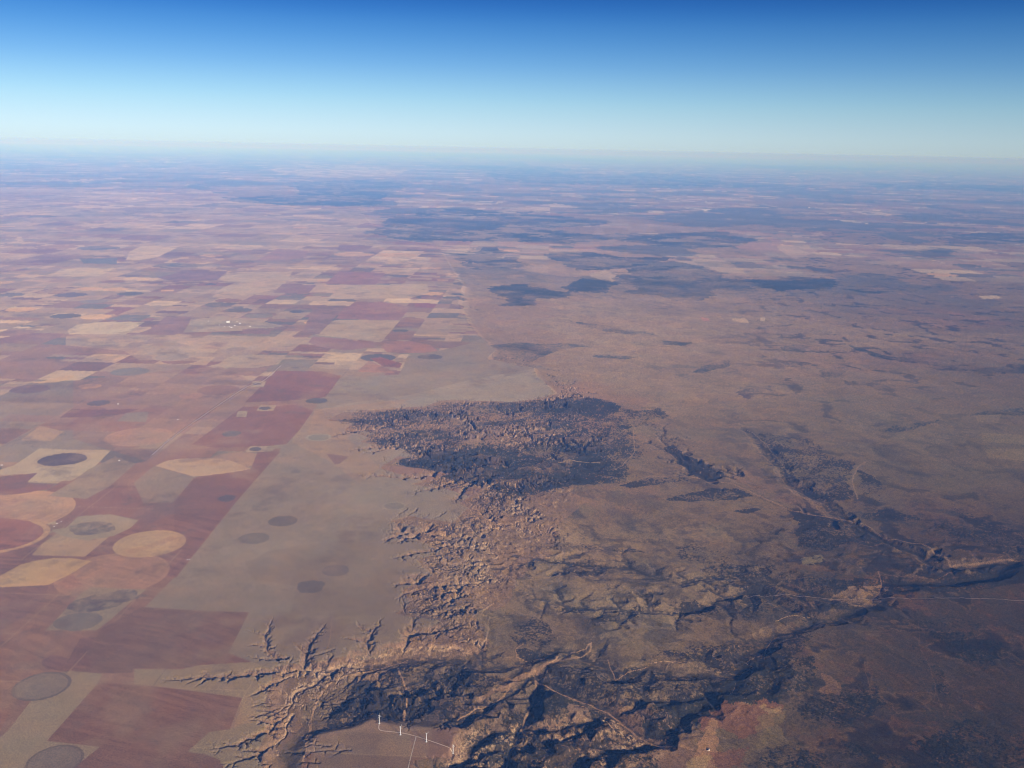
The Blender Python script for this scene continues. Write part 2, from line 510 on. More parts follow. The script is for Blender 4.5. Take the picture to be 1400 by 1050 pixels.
mixl(smooth(.05, .35, mot) * smooth(880, 1150, PX) * smooth(520, 760, PY), (.022, .020, .018), .8)
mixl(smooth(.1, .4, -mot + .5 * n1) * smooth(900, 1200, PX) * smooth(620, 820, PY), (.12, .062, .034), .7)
mixl(smooth(.08, .35, mot - .4 * n2) * fars, (.075, .055, .04), .55)
crk = fbm(X + wx * 200, Y + wy * 200, 1200, 5, 103, SPC, .6, True)
mixl(smooth(.5, .68, crk) * smooth(900, 1150, PX), (.016, .015, .014), .7)
mixl(smooth(.44, .5, crk) * (1 - smooth(.5, .56, crk)) * smooth(900, 1150, PX), (.15, .095, .06), .5)
mixl(smooth(1000, 1250, PX) * smooth(480, 560, PY) * (1 - smooth(620, 720, PY)), (.14, .11, .07), .6)
vein = fbm(X + wx * 300, Y + wy * 300, 1900, 6, 95, SPC, .66, True)
vein2 = fbm(X + wx * 160, Y + wy * 160, 560, 6, 97, SPC, .7, True)
mixl(smooth(.34, .62, vein) * smooth(-.4, .3, n2) * fars, (.05, .042, .036), .7)
mixl(smooth(.3, .6, vein2) * smooth(-.3, .25, n1) * fars, (.055, .044, .036), .65)
mixl(smooth(.35, .8, -vein2 + n3 * .3) * smooth(-.2, .4, -n1), (.25, .16, .11), .5)
mixl(badl * (RR < 40000), (.20, .122, .082), .65)
pl = patches(307, [(.3, PINK), (.2, GTAN), (.16, BROWN), (.14, PALE), (.1, GREY), (.1, DGREY)], 1700.0)
hm = hcell(np.floor(GX / 6800), np.floor(GY / 5100), 9)
fm = smooth(42000, 60000, RR) * (hm < .42)
low[...] = low * (1 - fm[..., None] * .8) + pl * fm[..., None] * .8
fwood = smooth(0.06, .16, wood + .15 * n1 + .12 * n2) * smooth(34000, 60000, RR)
mixl(fwood, (.055, .062, .07), .72)
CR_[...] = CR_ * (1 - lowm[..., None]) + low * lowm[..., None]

# --- grey pasture between the fields and the rim
def cover(poly, col, k=1.0, warp=0.0, soft=None, seed=0, dots=0.0, where=None):
    xs = [p[0] for p in poly]; ys = [p[1] for p in poly]
    bl = block(min(xs) - 30, max(xs) + 30, min(ys) - 12, max(ys) + 12)
    if bl is None:
        return None
    ax, ay = PX[bl], PY[bl]
    if warp:
        # ragged edges follow the ground, in metres, not the picture
        sc = max(1.0, float(np.median(RR[bl])) / 16000.0)
        k1 = fbm(X[bl], Y[bl], 1300 * sc, 8, 500 + seed, SPC[bl] * .5, .72)
        k2 = fbm(X[bl], Y[bl], 1300 * sc, 8, 560 + seed, SPC[bl] * .5, .72)
        px_m = F / RR[bl] * CP
        ax = ax + k1 * warp * 620 * sc * px_m
        ay = ay + k2 * warp * 620 * sc * px_m * np.clip(H / RR[bl], .02, .8)
    m = inpoly(ax, ay, poly)
    mm = m.astype(f4)
    if dots:
        v = vnoise(X[bl] / 26, Y[bl] / 26, 77 + seed) * .55 + vnoise(X[bl] / 11, Y[bl] / 11, 78 + seed) * .45
        fade = np.clip(26 / SPC[bl] * 1.2 - .6, 0, 1)
        n = fbm(X[bl], Y[bl], 520 * max(1.0, float(np.median(RR[bl])) / 14000.0), 8, 640 + seed, SPC[bl] * .6, .75)
        thrv = .5 - .35 * (dots - .5) * 2 - n * .75
        mm = mm * (smooth(thrv - .1, thrv + .1, v) * fade + (1 - fade) * np.clip(dots + n * 1.1, 0, 1))
    if where is not None:
        mm = mm * where[bl]
    c = np.array(col, f4)
    q = (mm * k)[..., None]
    CR_[bl] = CR_[bl] * (1 - q) + c * q
    return bl, m, mm


FLAT = 1 - smooth(0, 30, DRIM)
PASTURE = [(196, 832), (270, 745), (340, 665), (380, 618), (398, 600), (432, 556), (440, 540), (470, 514), (500, 515), (545, 512), (552, 500), (558, 486), (600, 480), (640, 470), (660, 462),
           (680, 480), (700, 493), (735, 500), (760, 540), (700, 560), (620, 570), (520, 640), (680, 690), (600, 740), (600, 800), (620, 860), (420, 930), (370, 920), (345, 905), (312, 893), (340, 838)]
cover(PASTURE, (.205, .166, .142), where=FLAT)
cover([(338, 770), (372, 752), (410, 746), (455, 741), (487, 738), (497, 722), (515, 712), (545, 712), (600, 720), (600, 800), (620, 860), (470, 905), (400, 860), (398, 838), (404, 800), (345, 792)], (.165, .127, .102), .7, warp=.12, where=FLAT)
cover([(330, 890), (372, 838), (430, 842), (560, 842), (600, 900), (420, 930), (370, 920), (345, 905)], (.20, .155, .12), .8, where=FLAT)
cover([(440, 560), (470, 552), (560, 540), (640, 520), (735, 503), (760, 540), (700, 560), (560, 560)], (.255, .215, .19), .85, where=FLAT)
cover([(400, 570), (440, 566), (520, 640), (490, 660), (450, 630), (400, 605)], (.27, .185, .13), .6, where=FLAT)
cover([(430, 560), (560, 545), (470, 602), (420, 598)], (.30, .19, .13), .5, where=FLAT)
cover([(250, 915), (262, 910), (345, 905), (372, 915), (372, 990), (330, 1005), (331, 954), (229, 940), (183, 936), (184, 915)], (.25, .19, .135), where=FLAT)
cover([(335, 950), (352, 958), (345, 990), (318, 1000)], (.32, .215, .135), .6, where=FLAT)
cover([(286, 1001), (314, 997), (331, 990), (372, 985), (372, 1200), (310, 1200), (305, 1045), (280, 1031), (257, 1027)], (.23, .18, .13), where=FLAT)

# ------------------------------------------------------------------ the pieces of farmland that stand out, each a thing of its own
FIELDS = []


def field(name, cat, label, col, poly=None, disc=None, squash=1.0, tilt=0.0, warp=0.0, dots=0.0, ring=None, k=1.0, group=None, own=True):
    """poly: pixels; disc: (cx, cy, half width in pixels) of a round one on the ground"""
    if disc:
        cx, cy, hw = disc
        x0, y0 = at(cx, cy)
        x1, _ = at(cx + hw, cy)
        R = abs(x1 - x0)
        yy = [p for p in (y0 + R * squash * 1.3, y0 - R * squash * 1.3)]
        rc = math.hypot(x0, y0)
        Rb = R * max(1, squash) * 1.35
        aw = math.asin(min(1, Rb / rc)); ac = math.atan2(x0, y0)
        i0, i1 = np.searchsorted(thr, [ac - aw, ac + aw])
        j0, j1 = np.searchsorted(rr, [rc - Rb, rc + Rb])
        bl = (slice(j0, j1), slice(i0, i1))
        dx, dy = X[bl] - x0, Y[bl] - y0
        c, s = math.cos(tilt), math.sin(tilt)
        ex, ey = (dx * c + dy * s) / R, (-dx * s + dy * c) / (R * squash)
        q = np.hypot(ex, ey)
        if warp:
            q = q + warp * fbm(X[bl], Y[bl], R * .9, 5, 700 + len(FIELDS), None, .6)
        m = q < 1
    else:
        xs = [p[0] for p in poly]; ys = [p[1] for p in poly]
        bl = block(min(xs) - 3, max(xs) + 3, min(ys) - 3, max(ys) + 3)
        if bl is None:
            return
        m = inpoly(PX[bl], PY[bl], poly)
        q = None
    m = m & (DRIM[bl] < 15)
    cc = np.array(col, f4)
    sub = CR_[bl]
    mm = m.astype(f4) * k
    if dots:
        v = fbm(X[bl], Y[bl], 120, 4, 810 + len(FIELDS), SPC[bl], .7)
        mm = mm * np.clip(dots + v * 1.2, 0, 1)
    sub[...] = sub * (1 - mm[..., None]) + cc * mm[..., None]
    if ring is not None and q is not None:
        rcol, r0, r1 = ring
        mr = (q > r0) & (q < r1) & (DRIM[bl] < 15)
        sub[mr] = sub[mr] * .25 + np.array(rcol, f4) * .75
    if disc and not warp:
        sub[...] = sub * (1 + (.045 * np.sin(q * R / 19.0) * np.clip(40 / SPC[bl], 0, 1) * m)[..., None])
        al = RAD(20 + 37 * (len(FIELDS) % 9))
        sp_ = np.abs(-dx * math.sin(al) + dy * math.cos(al)) < 5
        sub[sp_ & m & (dx * math.cos(al) + dy * math.sin(al) > 0)] *= 1.15
    if own:
        FIELDS.append((name, cat, label, group))
        ID[bl][m] = len(FIELDS)


def plainpatch(poly, col, k=1.0):
    field('', '', '', col, poly=poly, k=k, own=False)


# general tone of the near left country
plainpatch([(-300, 1250), (-300, 815), (0, 803), (66, 800), (98, 784), (240, 788), (196, 832), (340, 838), (312, 893), (184, 915), (84, 918), (20, 1000), (-60, 1100)], (.195, .108, .082))
plainpatch([(-300, 815), (0, 803), (67, 800), (58, 828), (0, 862), (-300, 900)], (.165, .092, .085))
plainpatch([(20, 850), (90, 850), (50, 900), (0, 912), (-40, 912)], (.22, .118, .082), .6)
plainpatch([(-300, 905), (0, 915), (60, 915), (20, 960), (0, 1000), (-300, 1100)], (.225, .108, .07), .8)
plainpatch([(84, 918), (93, 902), (110, 872), (180, 870), (183, 914), (140, 921)], (.15, .078, .068))
plainpatch([(55, 905), (70, 895), (93, 900), (84, 917), (62, 915)], (.145, .074, .068))
plainpatch([(232, 640), (425, 560), (300, 500), (100, 520), (100, 600)], (.22, .118, .10), .55)
plainpatch([(66, 680), (100, 665), (180, 668), (235, 688), (268, 652), (345, 640), (365, 625), (374, 622), (240, 790), (70, 790), (0, 790), (0, 755), (80, 725)], (.185, .092, .077))
plainpatch([(176, 705), (200, 690), (236, 688), (244, 700), (205, 715)], (.175, .10, .10), .7)
plainpatch([(240, 700), (300, 690), (285, 735), (250, 760)], (.20, .092, .085), .6)

field('crop_field', 'field', 'dark red strip along the pasture fence south of the brick red trapezoid', (.158, .078, .07), poly=[(262, 655), (342, 644), (352, 618), (384, 617), (342, 664), (300, 712), (240, 790), (228, 786), (252, 760), (238, 722), (238, 690)])
field('crop_field', 'field', 'dark red furrowed field at the bottom between the grey strip and canyon heads', RED,
      poly=[(134, 934), (183, 936), (229, 940), (331, 954), (314, 997), (286, 1001), (257, 1027), (262, 1029), (280, 1031), (301, 1039), (305, 1180), (20, 1180), (100, 1050), (137, 1021), (64, 1013)])
field('crop_field', 'field', 'reddish brown field with curved furrows north of the long narrow canyon', (.155, .086, .068),
      poly=[(194, 830), (270, 835), (340, 837), (330, 858), (312, 893), (286, 904), (259, 913), (183, 914), (180, 920), (140, 921), (128, 918), (118, 893), (138, 860)])
field('grass_field', 'field', 'tan grey grass strip slanting beside the dark red field at the bottom', (.25, .195, .14),
      poly=[(95, 917), (140, 921), (134, 934), (64, 1013), (137, 1021), (100, 1050), (20, 1180), (-200, 1200), (-60, 1090), (0, 1008), (10, 1000), (45, 955), (62, 952)])
field('pivot_field', 'round field', 'grey round field with a dark rim in the tan grass strip', (.165, .135, .12), disc=(57, 938, 37), tilt=0, ring=((.09, .075, .075), .9, 1.03))
field('pivot_field', 'round field', 'grey round field with dark northern rim, cut by the bottom edge', (.155, .125, .115), disc=(75, 1040, 36), ring=((.09, .07, .065), .93, 1.04))
field('pivot_field', 'round field', 'large brown round field touching the pasture edge, below the tan striped circle', (.27, .155, .112), disc=(154, 785, 75))
plainpatch([(78, 800), (98, 784), (118, 803), (108, 812)], (.26, .135, .10))
field('crop_field', 'field', 'bright tan lens-shaped field at the left edge beside the large brown circle', (.40, .265, .155),
      poly=[(-60, 800), (-20, 793), (0, 787), (28, 772), (50, 766), (71, 763), (98, 763), (125, 767), (98, 784), (67, 799), (35, 797)])
field('pivot_field', 'round field', 'tan circle crossed by one darker diagonal stripe', (.36, .24, .15), disc=(205, 743, 48), squash=1.0)
field('', '', '', (.30, .18, .115), poly=[(170, 753), (198, 746), (236, 732), (243, 736), (208, 749), (180, 757)], k=.7, own=False)
field('pivot_field', 'round field', 'big pinkish circle at the left edge, mottled with mauve in the middle', (.36, .22, .155), disc=(14, 699, 84))
field('', '', '', (.27, .155, .125), disc=(10, 700, 60), squash=.9, dots=.5, own=False)
field('pivot_field', 'round field', 'red half circle with a pale curved band along its lower rim, at the left edge', (.24, .10, .08), disc=(2, 733, 62), ring=((.44, .285, .17), .86, 1.0))
field('', '', '', (.24, .10, .08), poly=[(-80, 700), (40, 712), (60, 728), (50, 733), (-80, 735)], own=False)
field('crop_field', 'field', 'fan-shaped tan field of radiating rows west of the striped circle', (.34, .23, .155), poly=[(43, 759), (57, 744), (77, 730), (100, 736), (124, 739), (150, 733), (116, 761)])
field('grass_field', 'field', 'pale grass around the dark mottled dry lake west of the striped circle', (.26, .215, .17), poly=[(70, 724), (90, 722), (107, 706), (150, 703), (190, 711), (178, 722), (155, 733), (120, 739), (100, 736), (78, 730)])
field('dry_lake', 'dry lake', 'dark mottled dry lake bed in pale grass west of the striped circle', (.10, .085, .085), disc=(128, 722, 31), squash=.85, warp=.45, dots=.75)
field('grass_field', 'field', 'pale rough grass around the dark dry lake north of the furrowed brown field', (.235, .185, .14), poly=[(110, 812), (124, 803), (200, 806), (180, 822), (150, 848), (132, 862), (62, 862), (85, 838)])
field('dry_lake', 'dry lake', 'dark purple-brown dry lake with a ragged tail, north of the furrowed brown field', (.085, .07, .075), disc=(143, 822, 46), squash=.62, warp=.5, tilt=.5, dots=.78)
field('pivot_field', 'round field', 'dim grey round patch just south of the ragged dark dry lake', (.14, .122, .115), disc=(107, 850, 32), squash=.85, warp=.2)
field('grass_field', 'field', 'pale tan square around the deep purple disc near the left edge', (.36, .285, .225), poly=[(54, 613), (100, 615), (152, 615), (128, 640), (98, 657), (30, 659), (42, 648), (-30, 650), (18, 637)])
field('dry_lake', 'dry lake', 'deep purple oval lake bed inside a pale tan square', (.062, .05, .07), disc=(86, 628, 32), squash=.9, warp=.1, ring=((.30, .23, .19), 1.04, 1.18))
field('grass_field', 'field', 'grey-mauve block southeast of the deep purple oval', (.235, .18, .145), poly=[(100, 658), (120, 642), (158, 624), (185, 634), (150, 665), (118, 682), (66, 678)])
field('crop_field', 'field', 'dark red wedge at the left edge above the big pinkish circle', (.15, .072, .07), poly=[(-60, 672), (0, 652), (52, 646), (36, 660), (75, 662), (66, 669), (20, 676), (-60, 678)])
field('crop_field', 'field', 'grey-mauve diamond field between the tan lens and the red country', (.205, .155, .128), poly=[(183, 660), (211, 637), (266, 653), (237, 687), (196, 688)])
field('crop_field', 'field', 'tan lens-shaped field north of the grey-mauve diamond', (.38, .26, .185), poly=[(212, 637), (228, 630), (247, 627), (286, 626), (314, 629), (343, 641), (330, 644), (300, 648), (266, 652)])
field('crop_field', 'field', 'wine red trapezoid west of the blue-grey dry lake, topmost of the two by the pasture', (.165, .075, .072), poly=[(378, 507), (405, 507), (440, 508), (466, 514), (454, 532), (444, 543), (390, 548), (335, 550)])
field('crop_field', 'field', 'brick red trapezoid south of the wine red one, lower of the two by the pasture', (.18, .084, .073), poly=[(332, 556), (370, 556), (405, 553), (428, 562), (410, 587), (392, 607), (352, 611), (292, 612), (262, 608)])
# playas and small boxes
field('dry_lake', 'dry lake', 'dark round dry lake in the middle of the grey pasture', (0.108, 0.094, 0.091), disc=(387, 712, 20), warp=.12)
field('dry_lake', 'dry lake', 'dim grey dry lake in the pasture west of the dark round one', (0.130, 0.113, 0.103), disc=(347, 736, 21), warp=.2)
field('dry_lake', 'dry lake', 'soft dark oval in the darker pasture, upper one of the southern pair', (0.100, 0.086, 0.091), disc=(459, 780, 18), warp=.2)
field('dry_lake', 'dry lake', 'soft dark oval in the darker pasture, lower one of the southern pair', (0.095, 0.085, 0.088), disc=(425, 802, 20), warp=.25)
field('dry_lake', 'dry lake', 'pale grey ringed dry lake close to the badland rim', (.19, .175, .16), disc=(436, 598, 17), warp=.1, ring=((.30, .26, .23), .85, 1.08))
field('dry_lake', 'dry lake', 'pale ringed oval on the neck of pasture between two groups of gullies', (.16, .14, .13), disc=(539, 692, 15), warp=.1, ring=((.26, .22, .19), .9, 1.1))
field('dry_lake', 'dry lake', 'blue-grey dry lake beside the pale lane west of the rim corner', (.085, .078, .095), disc=(433, 548, 15), squash=1, warp=.15)
field('dry_lake', 'dry lake', 'small dark blue lake bed at the pasture fence in the red strip', (.075, .062, .075), disc=(310, 681, 11), squash=1.2, warp=.2)
for (cx, cy, hw, lab) in ((363, 558, 15, 'small pale box of grass with a dark centre, inside the brick red trapezoid'), (330, 566, 9, 'small pale box of grass west of the brick red trapezoid, without a dark centre'),
                          (350, 614, 16, 'pale box of grass with a dark pool at the south of the brick red trapezoid'), (352, 525, 12, 'pale box of grass with a dark pool on the pale country road')):
    field('grass_field', 'field', lab, (.30, .235, .19), poly=[(cx - hw * .85, cy + 4), (cx - hw * .5, cy - 4), (cx + hw, cy - 4), (cx + hw * .7, cy + 4)])
    if hw != 9:
        field('', '', '', (.085, .075, .085), disc=(cx - 1, cy, hw * .55), warp=.15, own=False)
field('dry_lake', 'dry lake', 'dark lake bed in red soil right of the middle of the country road', (.09, .08, .095), disc=(316, 593, 12), squash=1.2, warp=.25)
field('dry_lake', 'dry lake', 'dark oval lake bed south of the faint tan sickle field', (.10, .08, .10), disc=(135, 551, 15), warp=.15)
field('dry_lake', 'dry lake', 'dark mauve oval under the bright tan sickle field at left', (.13, .085, .10), disc=(42, 532, 26), squash=1, warp=.1)
field('crop_field', 'field', 'bright tan sickle field above the dark mauve oval', (.42, .29, .19), poly=[(30, 522), (60, 521), (90, 513), (103, 514), (95, 519), (75, 523), (50, 524)])
field('pivot_field', 'round field', 'dull pink circle in dark red soil left of the country road', (.29, .17, .135), disc=(262, 541, 17))
field('crop_field', 'field', 'wine red block straddling the middle of the red country', (.148, .072, .074), poly=[(82, 571), (98, 559), (128, 560), (150, 560), (190, 559), (170, 566), (135, 570)])
field('grass_field', 'field', 'bluish grey block beside the wine red block of the red country', (.20, .165, .15), poly=[(160, 576), (172, 565), (203, 563), (200, 577)])
field('grass_field', 'field', 'pale grey-green triangle in the red country north of the purple oval', (.30, .21, .155), poly=[(28, 602), (55, 582), (87, 590), (70, 603)])
field('pivot_field', 'round field', 'broad dull pink ellipse north of the tan lens field', (.30, .18, .14), disc=(190, 597, 46), squash=1.0)
field('crop_field', 'field', 'dark wedge of mauve land against the small triangular pasture corner by the rim', (.165, .10, .095), poly=[(446, 620), (477, 624), (464, 634), (458, 635)])
field('pivot_field', 'round field', 'blue-grey circle with a pale halo in tan land beyond the country road', (.15, .14, .15), disc=(235, 488, 23), ring=((.34, .27, .23), 1.0, 1.16))
field('pivot_field', 'round field', 'blue-grey circle with a small pale box on its east side', (.16, .145, .15), disc=(178, 508, 26))
field('pivot_field', 'round field', 'dim grey circle in the tan block below the town', (.19, .17, .165), disc=(140, 469, 19))
field('crop_field', 'field', 'bright tan half moon under the dim circle in the left farmland', (.44, .31, .21), poly=[(124, 486), (140, 484), (160, 485), (172, 489), (160, 492), (140, 492), (128, 490)])
field('crop_field', 'field', 'small dark mauve oblong right of the tan oblong below the town, higher of the two', (.15, .085, .10), poly=[(205, 463), (231, 463), (222, 470), (196, 470)])
field('crop_field', 'field', 'small dark mauve oblong left of the tan oblong, lower of the two', (.15, .085, .10), poly=[(178, 469), (199, 468), (186, 476), (168, 475)])
field('crop_field', 'field', 'dark mauve oblong slanting through pale land south of the town', (.17, .095, .10), poly=[(300, 484), (318, 484), (300, 497), (278, 502)])
field('pivot_field', 'round field', 'dark disc in tan land left of centre, beyond the pink half circles', (.085, .075, .095), disc=(521, 446, 18), warp=.05)
field('dry_lake', 'dry lake', 'dark disc with pale patch at its left near the rim corner', (.085, .075, .09), disc=(588, 488, 17), warp=.08)
field('crop_field', 'field', 'pink-red half circle beside the dark disc near the rim corner', (.27, .14, .12), poly=[(521, 474), (527, 467), (565, 467), (588, 472), (600, 480), (576, 483), (530, 482)])
field('crop_field', 'field', 'mauve red half circle, left neighbour of the pink-red one', (.22, .12, .12), poly=[(421, 468), (428, 460), (470, 463), (512, 470), (514, 475), (470, 479), (436, 474)])
field('crop_field', 'field', 'small dark red oblong by the pink-red half circle', (.19, .075, .08), poly=[(506, 490), (520, 488), (550, 497), (546, 503), (524, 501)])
field('crop_field', 'field', 'faded red patch left of the small dark red oblong', (.28, .15, .12), poly=[(489, 508), (504, 493), (528, 503), (542, 510), (510, 509)])
field('crop_field', 'field', 'wide mauve red block right of centre in the distant fields', (.22, .115, .115), poly=[(470, 421), (521, 412), (561, 420), (547, 438), (459, 436)])
field('crop_field', 'field', 'pale tan block between the dark disc and the wide mauve red block', (.31, .235, .185), poly=[(459, 437), (547, 438), (521, 468), (470, 462), (430, 458)])
field('crop_field', 'field', 'long mauve block west of the pale tan one holding the dark disc', (.18, .115, .12), poly=[(427, 423), (470, 421), (436, 457), (413, 456)])
field('crop_field', 'field', 'narrow wine red strip near the broken country, lower one', (.20, .08, .09), poly=[(568, 414), (598, 415), (593, 421), (567, 420)])
field('crop_field', 'field', 'narrow mauve strip near the broken country, upper one', (.17, .10, .115), poly=[(576, 404), (606, 405), (602, 410), (576, 409)])
field('crop_field', 'field', 'mauve red square far off in pale fields, at the middle of the picture', (.20, .105, .115), poly=[(464, 371), (527, 373), (513, 390), (444, 388)])
field('crop_field', 'field', 'dark mauve oblong far off, on its own in bright tan land', (.17, .10, .115), poly=[(464, 334), (511, 336), (500, 343), (461, 342)])
field('crop_field', 'field', 'reddish mauve block far off, left of the dark mauve oblong', (.23, .135, .13), poly=[(379, 340), (421, 343), (419, 351), (392, 356), (352, 356)])
field('crop_field', 'field', 'pale tan block far off beside the mauve red square', (.33, .25, .2), poly=[(447, 408), (470, 390), (584, 388), (587, 400), (560, 408)])
field('crop_field', 'field', 'bright tan double block in the left distance', (.38, .285, .22), poly=[(172, 355), (177, 344), (194, 336), (246, 337), (217, 351), (190, 356)])
field('crop_field', 'field', 'blue-grey oblong in the left distance under the bright tan double block', (.11, .11, .125), poly=[(109, 354), (160, 353), (160, 361), (114, 360)])
field('crop_field', 'field', 'bright tan slanting block in the left distance', (.36, .275, .21), poly=[(69, 376), (86, 367), (160, 366), (137, 377), (100, 378)])
field('crop_field', 'field', 'dark mauve block in the distance, right of the bright slanting block', (.16, .10, .12), poly=[(249, 371), (311, 371), (297, 383), (240, 385), (215, 380)])
field('crop_field', 'field', 'bright pinkish block in the distance right of the dark mauve one', (.34, .255, .2), poly=[(311, 373), (400, 371), (386, 394), (343, 403), (290, 406), (303, 394), (323, 386), (300, 383)])
field('pivot_field', 'round field', 'dark disc in the left distance, alone in pinkish land', (.11, .095, .125), disc=(97, 403, 22))
field('pivot_field', 'round field', 'dim grey disc at the lower right of the lone dark disc', (.18, .15, .16), disc=(129, 412, 19))
plainpatch([(205, 450), (228, 432), (262, 433), (254, 450), (238, 458), (185, 457)], (.20, .125, .13))
plainpatch([(145, 437), (170, 430), (208, 431), (192, 439)], (.13, .125, .14))
plainpatch([(92, 452), (105, 444), (140, 440), (198, 440), (172, 457), (95, 457)], (.36, .29, .235))
plainpatch([(250, 455), (262, 437), (300, 433), (350, 438), (390, 446), (340, 452)], (.29, .23, .19))
plainpatch([(330, 451), (342, 449), (372, 449), (368, 457), (334, 456)], (.19, .115, .12))
plainpatch([(0, 462), (50, 455), (88, 456), (80, 462), (0, 470)], (.17, .10, .11))
plainpatch([(387, 388), (433, 390), (420, 402), (373, 400)], (.19, .115, .12))
plainpatch([(90, 460), (118, 456), (395, 462), (330, 495), (190, 492), (170, 480), (90, 472)], (.33, .245, .20), .6)
plainpatch([(280, 502), (300, 497), (318, 486), (392, 485), (380, 498), (350, 503)], (.32, .245, .20), .75)

# ------------------------------------------------------------------ scrub, slopes and washes of the low country
SCRUB = (.024, .024, .019)
NAVY = (.027, .024, .022)
LOWM = smooth(0, 90, DRIM)
SCR = np.zeros(X.shape, f4)


def scrub(poly, dots=.6, warp=1.0, col=SCRUB, seed=0, k=.92):
    r = cover(poly, col, k, warp=warp, seed=seed, dots=dots, where=LOWM)
    if r:
        bl, m, mm = r
        SCR[bl] = np.maximum(SCR[bl], mm)


# dark basin
scrub([(445, 575), (500, 565), (545, 562), (600, 552), (650, 552), (740, 548), (790, 542), (850, 556), (900, 562), (885, 582), (866, 592), (867, 622), (845, 656), (800, 660), (735, 672), (690, 683), (640, 655), (560, 640), (500, 608)], .50, 1.1, seed=1)
scrub([(560, 640), (580, 615), (640, 608), (700, 618), (760, 628), (850, 640), (845, 657), (800, 661), (735, 672), (690, 672), (620, 650)], .78, .8, seed=2)
scrub([(750, 600), (800, 585), (850, 578), (866, 592), (867, 622), (850, 640), (790, 640)], .66, 1.0, seed=3)
scrub([(740, 548), (790, 540), (850, 556), (820, 575), (760, 590)], .62, .8, seed=4)
# separate dark stands
scrub([(908, 613), (918, 609), (945, 625), (975, 640), (990, 651), (975, 656), (950, 652), (930, 634)], .85, .35, NAVY, 5)
scrub([(905, 684), (940, 675), (975, 668), (1005, 668), (1028, 677), (1000, 683), (940, 686)], .85, .3, NAVY, 6)
scrub([(1005, 699), (1030, 695), (1045, 696), (1025, 703)], .8, .2, NAVY, 7)
scrub([(845, 664), (880, 655), (930, 652), (945, 657), (900, 662), (860, 668)], .75, .3, NAVY, 8)
scrub([(1043, 594), (1063, 597), (1120, 603), (1131, 623), (1171, 631), (1163, 660), (1169, 683), (1129, 683), (1100, 671), (1072, 642)], .55, .6, NAVY, 9)
scrub([(1170, 640), (1195, 655), (1205, 690), (1172, 684)], .45, .4, NAVY, 10)
scrub([(1170, 706), (1215, 693), (1260, 713), (1300, 735), (1400, 765), (1500, 770), (1500, 745), (1400, 735), (1350, 715), (1300, 690), (1330, 722), (1280, 715)], .5, .8, NAVY, 11)
scrub([(1075, 697), (1120, 703), (1180, 720), (1212, 739), (1190, 745), (1150, 740), (1085, 712)], .82, .3, NAVY, 12)
scrub([(1085, 712), (1150, 740), (1130, 755), (1090, 745)], .5, .4, NAVY, 13)
scrub([(1204, 789), (1240, 793), (1290, 790), (1340, 776), (1400, 770), (1500, 772), (1500, 800), (1400, 797), (1350, 806), (1300, 813), (1205, 812)], .8, .3, NAVY, 14)
scrub([(950, 935), (1010, 916), (1054, 893), (1110, 891), (1122, 930), (1090, 950), (1060, 966), (1000, 962), (980, 970), (965, 1000), (930, 1000), (900, 1010), (878, 1000), (870, 965), (890, 955)], .76, .6, SCRUB, 15)
scrub([(837, 933), (880, 913), (957, 921), (975, 935), (943, 951), (871, 967), (823, 958), (800, 945)], .66, .6, NAVY, 16)
scrub([(735, 930), (760, 908), (830, 912), (835, 932), (800, 955), (765, 942)], .62, .5, NAVY, 17)
scrub([(628, 998), (660, 978), (720, 965), (735, 930), (800, 960), (850, 985), (900, 1012), (900, 1120), (620, 1120), (600, 1045)], .55, .6, SCRUB, 18)
scrub([(452, 963), (493, 931), (513, 926), (532, 947), (556, 976), (540, 982), (500, 978), (455, 992), (430, 1000)], .72, .5, NAVY, 19)
scrub([(556, 905), (608, 904), (600, 930), (560, 950), (535, 935)], .45, .5, NAVY, 20)
scrub([(624, 910), (640, 905), (665, 912), (702, 918), (655, 965), (640, 990), (610, 985), (603, 965)], .6, .5, NAVY, 21)
scrub([(530, 950), (600, 930), (610, 985), (560, 992), (540, 980)], .5, .5, NAVY, 22)
scrub([(704, 890), (720, 885), (765, 895), (770, 902), (740, 900), (715, 903)], .7, .3, NAVY, 23)
scrub([(690, 850), (740, 840), (760, 870), (740, 885), (700, 880)], .4, .5, NAVY, 24)
scrub([(880, 892), (940, 884), (1000, 880), (1060, 870), (1110, 850), (1100, 890), (1040, 905), (1010, 915), (960, 905)], .45, .6, NAVY, 25)
scrub([(1000, 800), (1060, 780), (1140, 790), (1190, 790), (1185, 815), (1120, 835), (1080, 850), (1040, 845), (1000, 855)], .5, .8, NAVY, 26)
scrub([(910, 840), (925, 830), (950, 818), (985, 825), (1005, 815), (1000, 835), (950, 842)], .65, .4, NAVY, 27)
scrub([(805, 845), (830, 835), (880, 830), (880, 845), (830, 852)], .5, .5, NAVY, 28)
scrub([(760, 834), (800, 828), (810, 840), (770, 843)], .5, .5, NAVY, 29)
scrub([(750, 764), (800, 768), (845, 770), (830, 774), (770, 770)], .55, .4, NAVY, 30)
scrub([(780, 780), (840, 776), (830, 783), (790, 785)], .5, .4, NAVY, 31)
scrub([(800, 745), (850, 750), (890, 752), (880, 756), (810, 752)], .5, .4, NAVY, 32)
scrub([(910, 750), (960, 745), (1000, 765), (960, 775), (925, 768)], .4, .6, NAVY, 33)
scrub([(950, 780), (1000, 770), (1060, 775), (1050, 795), (980, 795)], .42, .6, NAVY, 34)
scrub([(1256, 852), (1300, 845), (1340, 870), (1300, 890), (1275, 905), (1290, 950), (1310, 985), (1290, 985), (1275, 950), (1262, 915), (1256, 890)], .36, .7, SCRUB, 35)
scrub([(1290, 990), (1400, 1010), (1400, 1120), (1080, 1120), (1010, 1048), (1060, 1030), (1100, 1025), (1180, 1035), (1240, 1030)], .34, 1.0, SCRUB, 36)
